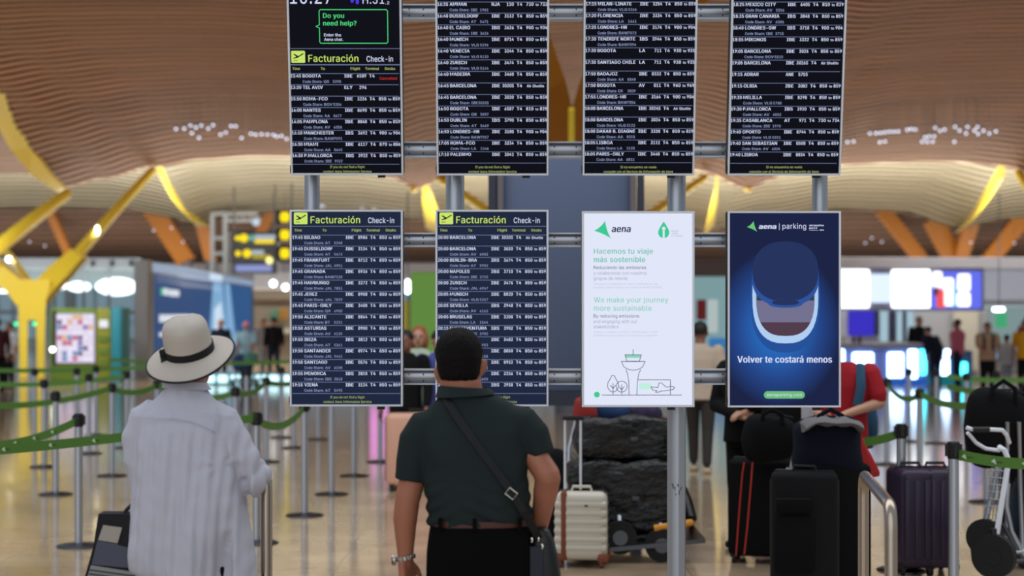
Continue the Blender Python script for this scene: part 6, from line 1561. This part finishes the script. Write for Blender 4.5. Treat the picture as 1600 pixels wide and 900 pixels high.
# long back tail and side panel past the slit
def panel(pts_l, pts_r, y0, name, bulge=.02):
    rs = []
    for (xl, yl), (xr, yr) in zip(pts_l, pts_r):
        ring = []
        for s, off in ((0, 0), (1, .006)):
            for i in range(14):
                u = i / 13 if s == 0 else 1 - i / 13
                p = W(xl + (xr - xl) * u, yl + (yr - yl) * u, y0 - bulge * math.sin(math.pi * u) + .006 * math.sin(u * 40) + off); ring.append(p)
        rs.append(ring)
    return MB().rings(rs).build(name, shirtm, wom)
# collar, yoke seam, cuff
rs = []
for k in range(24):
    a = 2 * math.pi * k / 24; ca, sa = math.cos(a), math.sin(a)
    top = W(291, 595 + 2.5 * ca, .0) + Vector((.068 * ca, .066 * sa, 0)); bot = W(292, 607 + 2 * ca, .0) + Vector((.086 * ca, .082 * sa, 0)); th = Vector((ca, sa, 0)) * .004
    rs.append([top, top + th, bot + th, bot - th])
MB().rings(rs, closed=True).build('collar', shirtm, wom)
MB().tube([W(214, 648, -.10), W(240, 650, -.128), (W(280, 650, -.133)), W(310, 655, -.130), W(334, 665, -.125), W(345, 672, -.10)], .0022, 6).build('yoke_seam', shirtm, wom)
MB().tube([W(345, 672, -.10), W(348, 650, -.09), W(344, 632, -.075)], .0018, 6).build('yoke_seam', shirtm, wom)
tw = MB(); tw.loft([(W(300, 960), .16, .12), (W(300, 880), .17, .13), (W(300, 860), .16, .12)], 24)
for hx in (268, 332): p0 = W(hx, 900); cap(tw, p0, Vector((p0.x, DW, .1)), .09, .07, 16)
bake(tw.build('trousers', cl('black', 0, 0, 0), wom), .010, 3)
for hx in (268, 332): MB().rbox((W(hx, 0).x, DW + .05, .04), (.085, .25, .08), .03, 3).build('shoe', rubber, wom)

# hat
hat = thing('sun_hat', 'off-white brimmed hat with a black ribbon and black edge on the woman', 'hat', W(297, 548))
straw = mat('cream_straw', rgb(206, 194, 182), .7, bump=(220, .3, .001)); ribbon = mat('black_ribbon', rgb(14, 13, 18), .7)
HR = Matrix.Rotation(R(-7), 3, 'Y') @ Matrix.Rotation(R(24), 3, 'X'); H0 = W(296, 549)
def hp(r, a, z): return H0 + HR @ Vector((r * math.cos(a) * 1.0, r * math.sin(a) * 1.06, z))
def brimz(r, a):
    u = (r - .086) / .075
    return -.016 * u - .022 * u * u * (.55 - .45 * math.sin(a)) + .020 * u * u * max(0, math.cos(a)) ** 2
rs = []; n = 56
for r in (.086, .10, .118, .136, .152, .161): rs.append([hp(r * (1 + .0), 2 * math.pi * k / n, brimz(r, 2 * math.pi * k / n)) for k in range(n)])
for r in (.161, .14, .11, .084): rs.append([hp(r, 2 * math.pi * k / n, brimz(r, 2 * math.pi * k / n) - .004) for k in range(n)])
MB().rings(rs, cap=False, closed=True).build('brim', straw, hat)
MB().tube([hp(.162, 2 * math.pi * k / n, brimz(.162, 2 * math.pi * k / n) - .002) for k in range(n)], .0042, 8, closed=True).build('edge_trim', ribbon, hat)
prf = [(.0895, -.004), (.0885, .02), (.087, .05), (.086, .075), (.083, .098), (.075, .115), (.058, .126), (.03, .131), (.004, .132)]
rs = []
for r, z in prf:
    ring = []
    for k in range(n):
        a = 2 * math.pi * k / n; dent = .010 * math.exp(-((math.cos(a)) / .35) ** 2) * (r < .08) * (r / .08)
        ring.append(hp(r * (1 - .02 * math.cos(2 * a)), a, z - dent))
    rs.append(ring)
MB().rings(rs).build('crown', straw, hat)
rs = [[hp(r, 2 * math.pi * k / n, z) for k in range(n)] for r, z in ((.0905, -.006), (.0915, .0), (.0905, .026), (.0885, .028))]
MB().rings(rs, cap=False).build('ribbon_band', ribbon, hat)
a_ = R(202); c0 = hp(.094, a_, .012)
MB().rbox(c0, (.026, .016, .05), .006, 2, rot=HR).build('ribbon_bow', ribbon, hat); MB().rbox(hp(.099, R(208), -.012), (.026, .012, .046), .005, 2, rot=HR @ Matrix.Rotation(R(18), 3, 'Y')).build('ribbon_tail', ribbon, hat)

# handbag
hb_ = thing('handbag', 'black handbag with grey and beige woven blocks held by the woman', 'bag', W(185, 960))
poly = [(160, 800), (205, 800), (214, 806), (230, 880), (236, 960), (120, 960), (141, 890), (152, 850)]
MB().add([W(x, y, dy) for dy in (-.06, .03) for x, y in poly], [tuple(range(8)), tuple(range(15, 7, -1))] + [(i, i + 8, (i + 1) % 8 + 8, (i + 1) % 8) for i in range(8)]).build('body', mat('black_canvas', rgb(16, 16, 20), .75), hb_, smooth=False)
def patch(pts, m, nm): MB().add([W(x, y, dy) for dy in (-.066, -.058) for x, y in pts], [tuple(range(len(pts))), tuple(range(2 * len(pts) - 1, len(pts) - 1, -1))] + [(i, i + len(pts), (i + 1) % len(pts) + len(pts), (i + 1) % len(pts)) for i in range(len(pts))]).build(nm, m, hb_, smooth=False)
wv = (400, .3, .001)
patch([(168, 817), (197, 821), (190, 845), (160, 840)], mat('beige_weave', rgb(178, 168, 158), .9, bump=wv), 'beige_block')
patch([(159, 841), (190, 846), (191, 848), (204, 851), (216, 884), (150, 878)], mat('grey_weave', rgb(86, 90, 104), .9, bump=wv), 'grey_block')
patch([(149, 879), (218, 890), (222, 902), (226, 940), (132, 940), (142, 902)], mat('pale_weave', rgb(150, 152, 148), .9, bump=wv), 'pale_block')
for k in range(4):
    y = 886 + k * 6; MB().tube([W(147 - k, y, -.068), W(220 + k, y + 10, -.068)], .0025, 5).build('weave_stripe', mat('stripe_dark', rgb(70, 74, 80), .9), hb_)
MB().tube([W(195, 806, -.05), W(200, 796, -.03), W(204, 790, 0), W(207, 798, .02), W(208, 808, .02)], .007, 8).build('handle', ribbon, hb_)
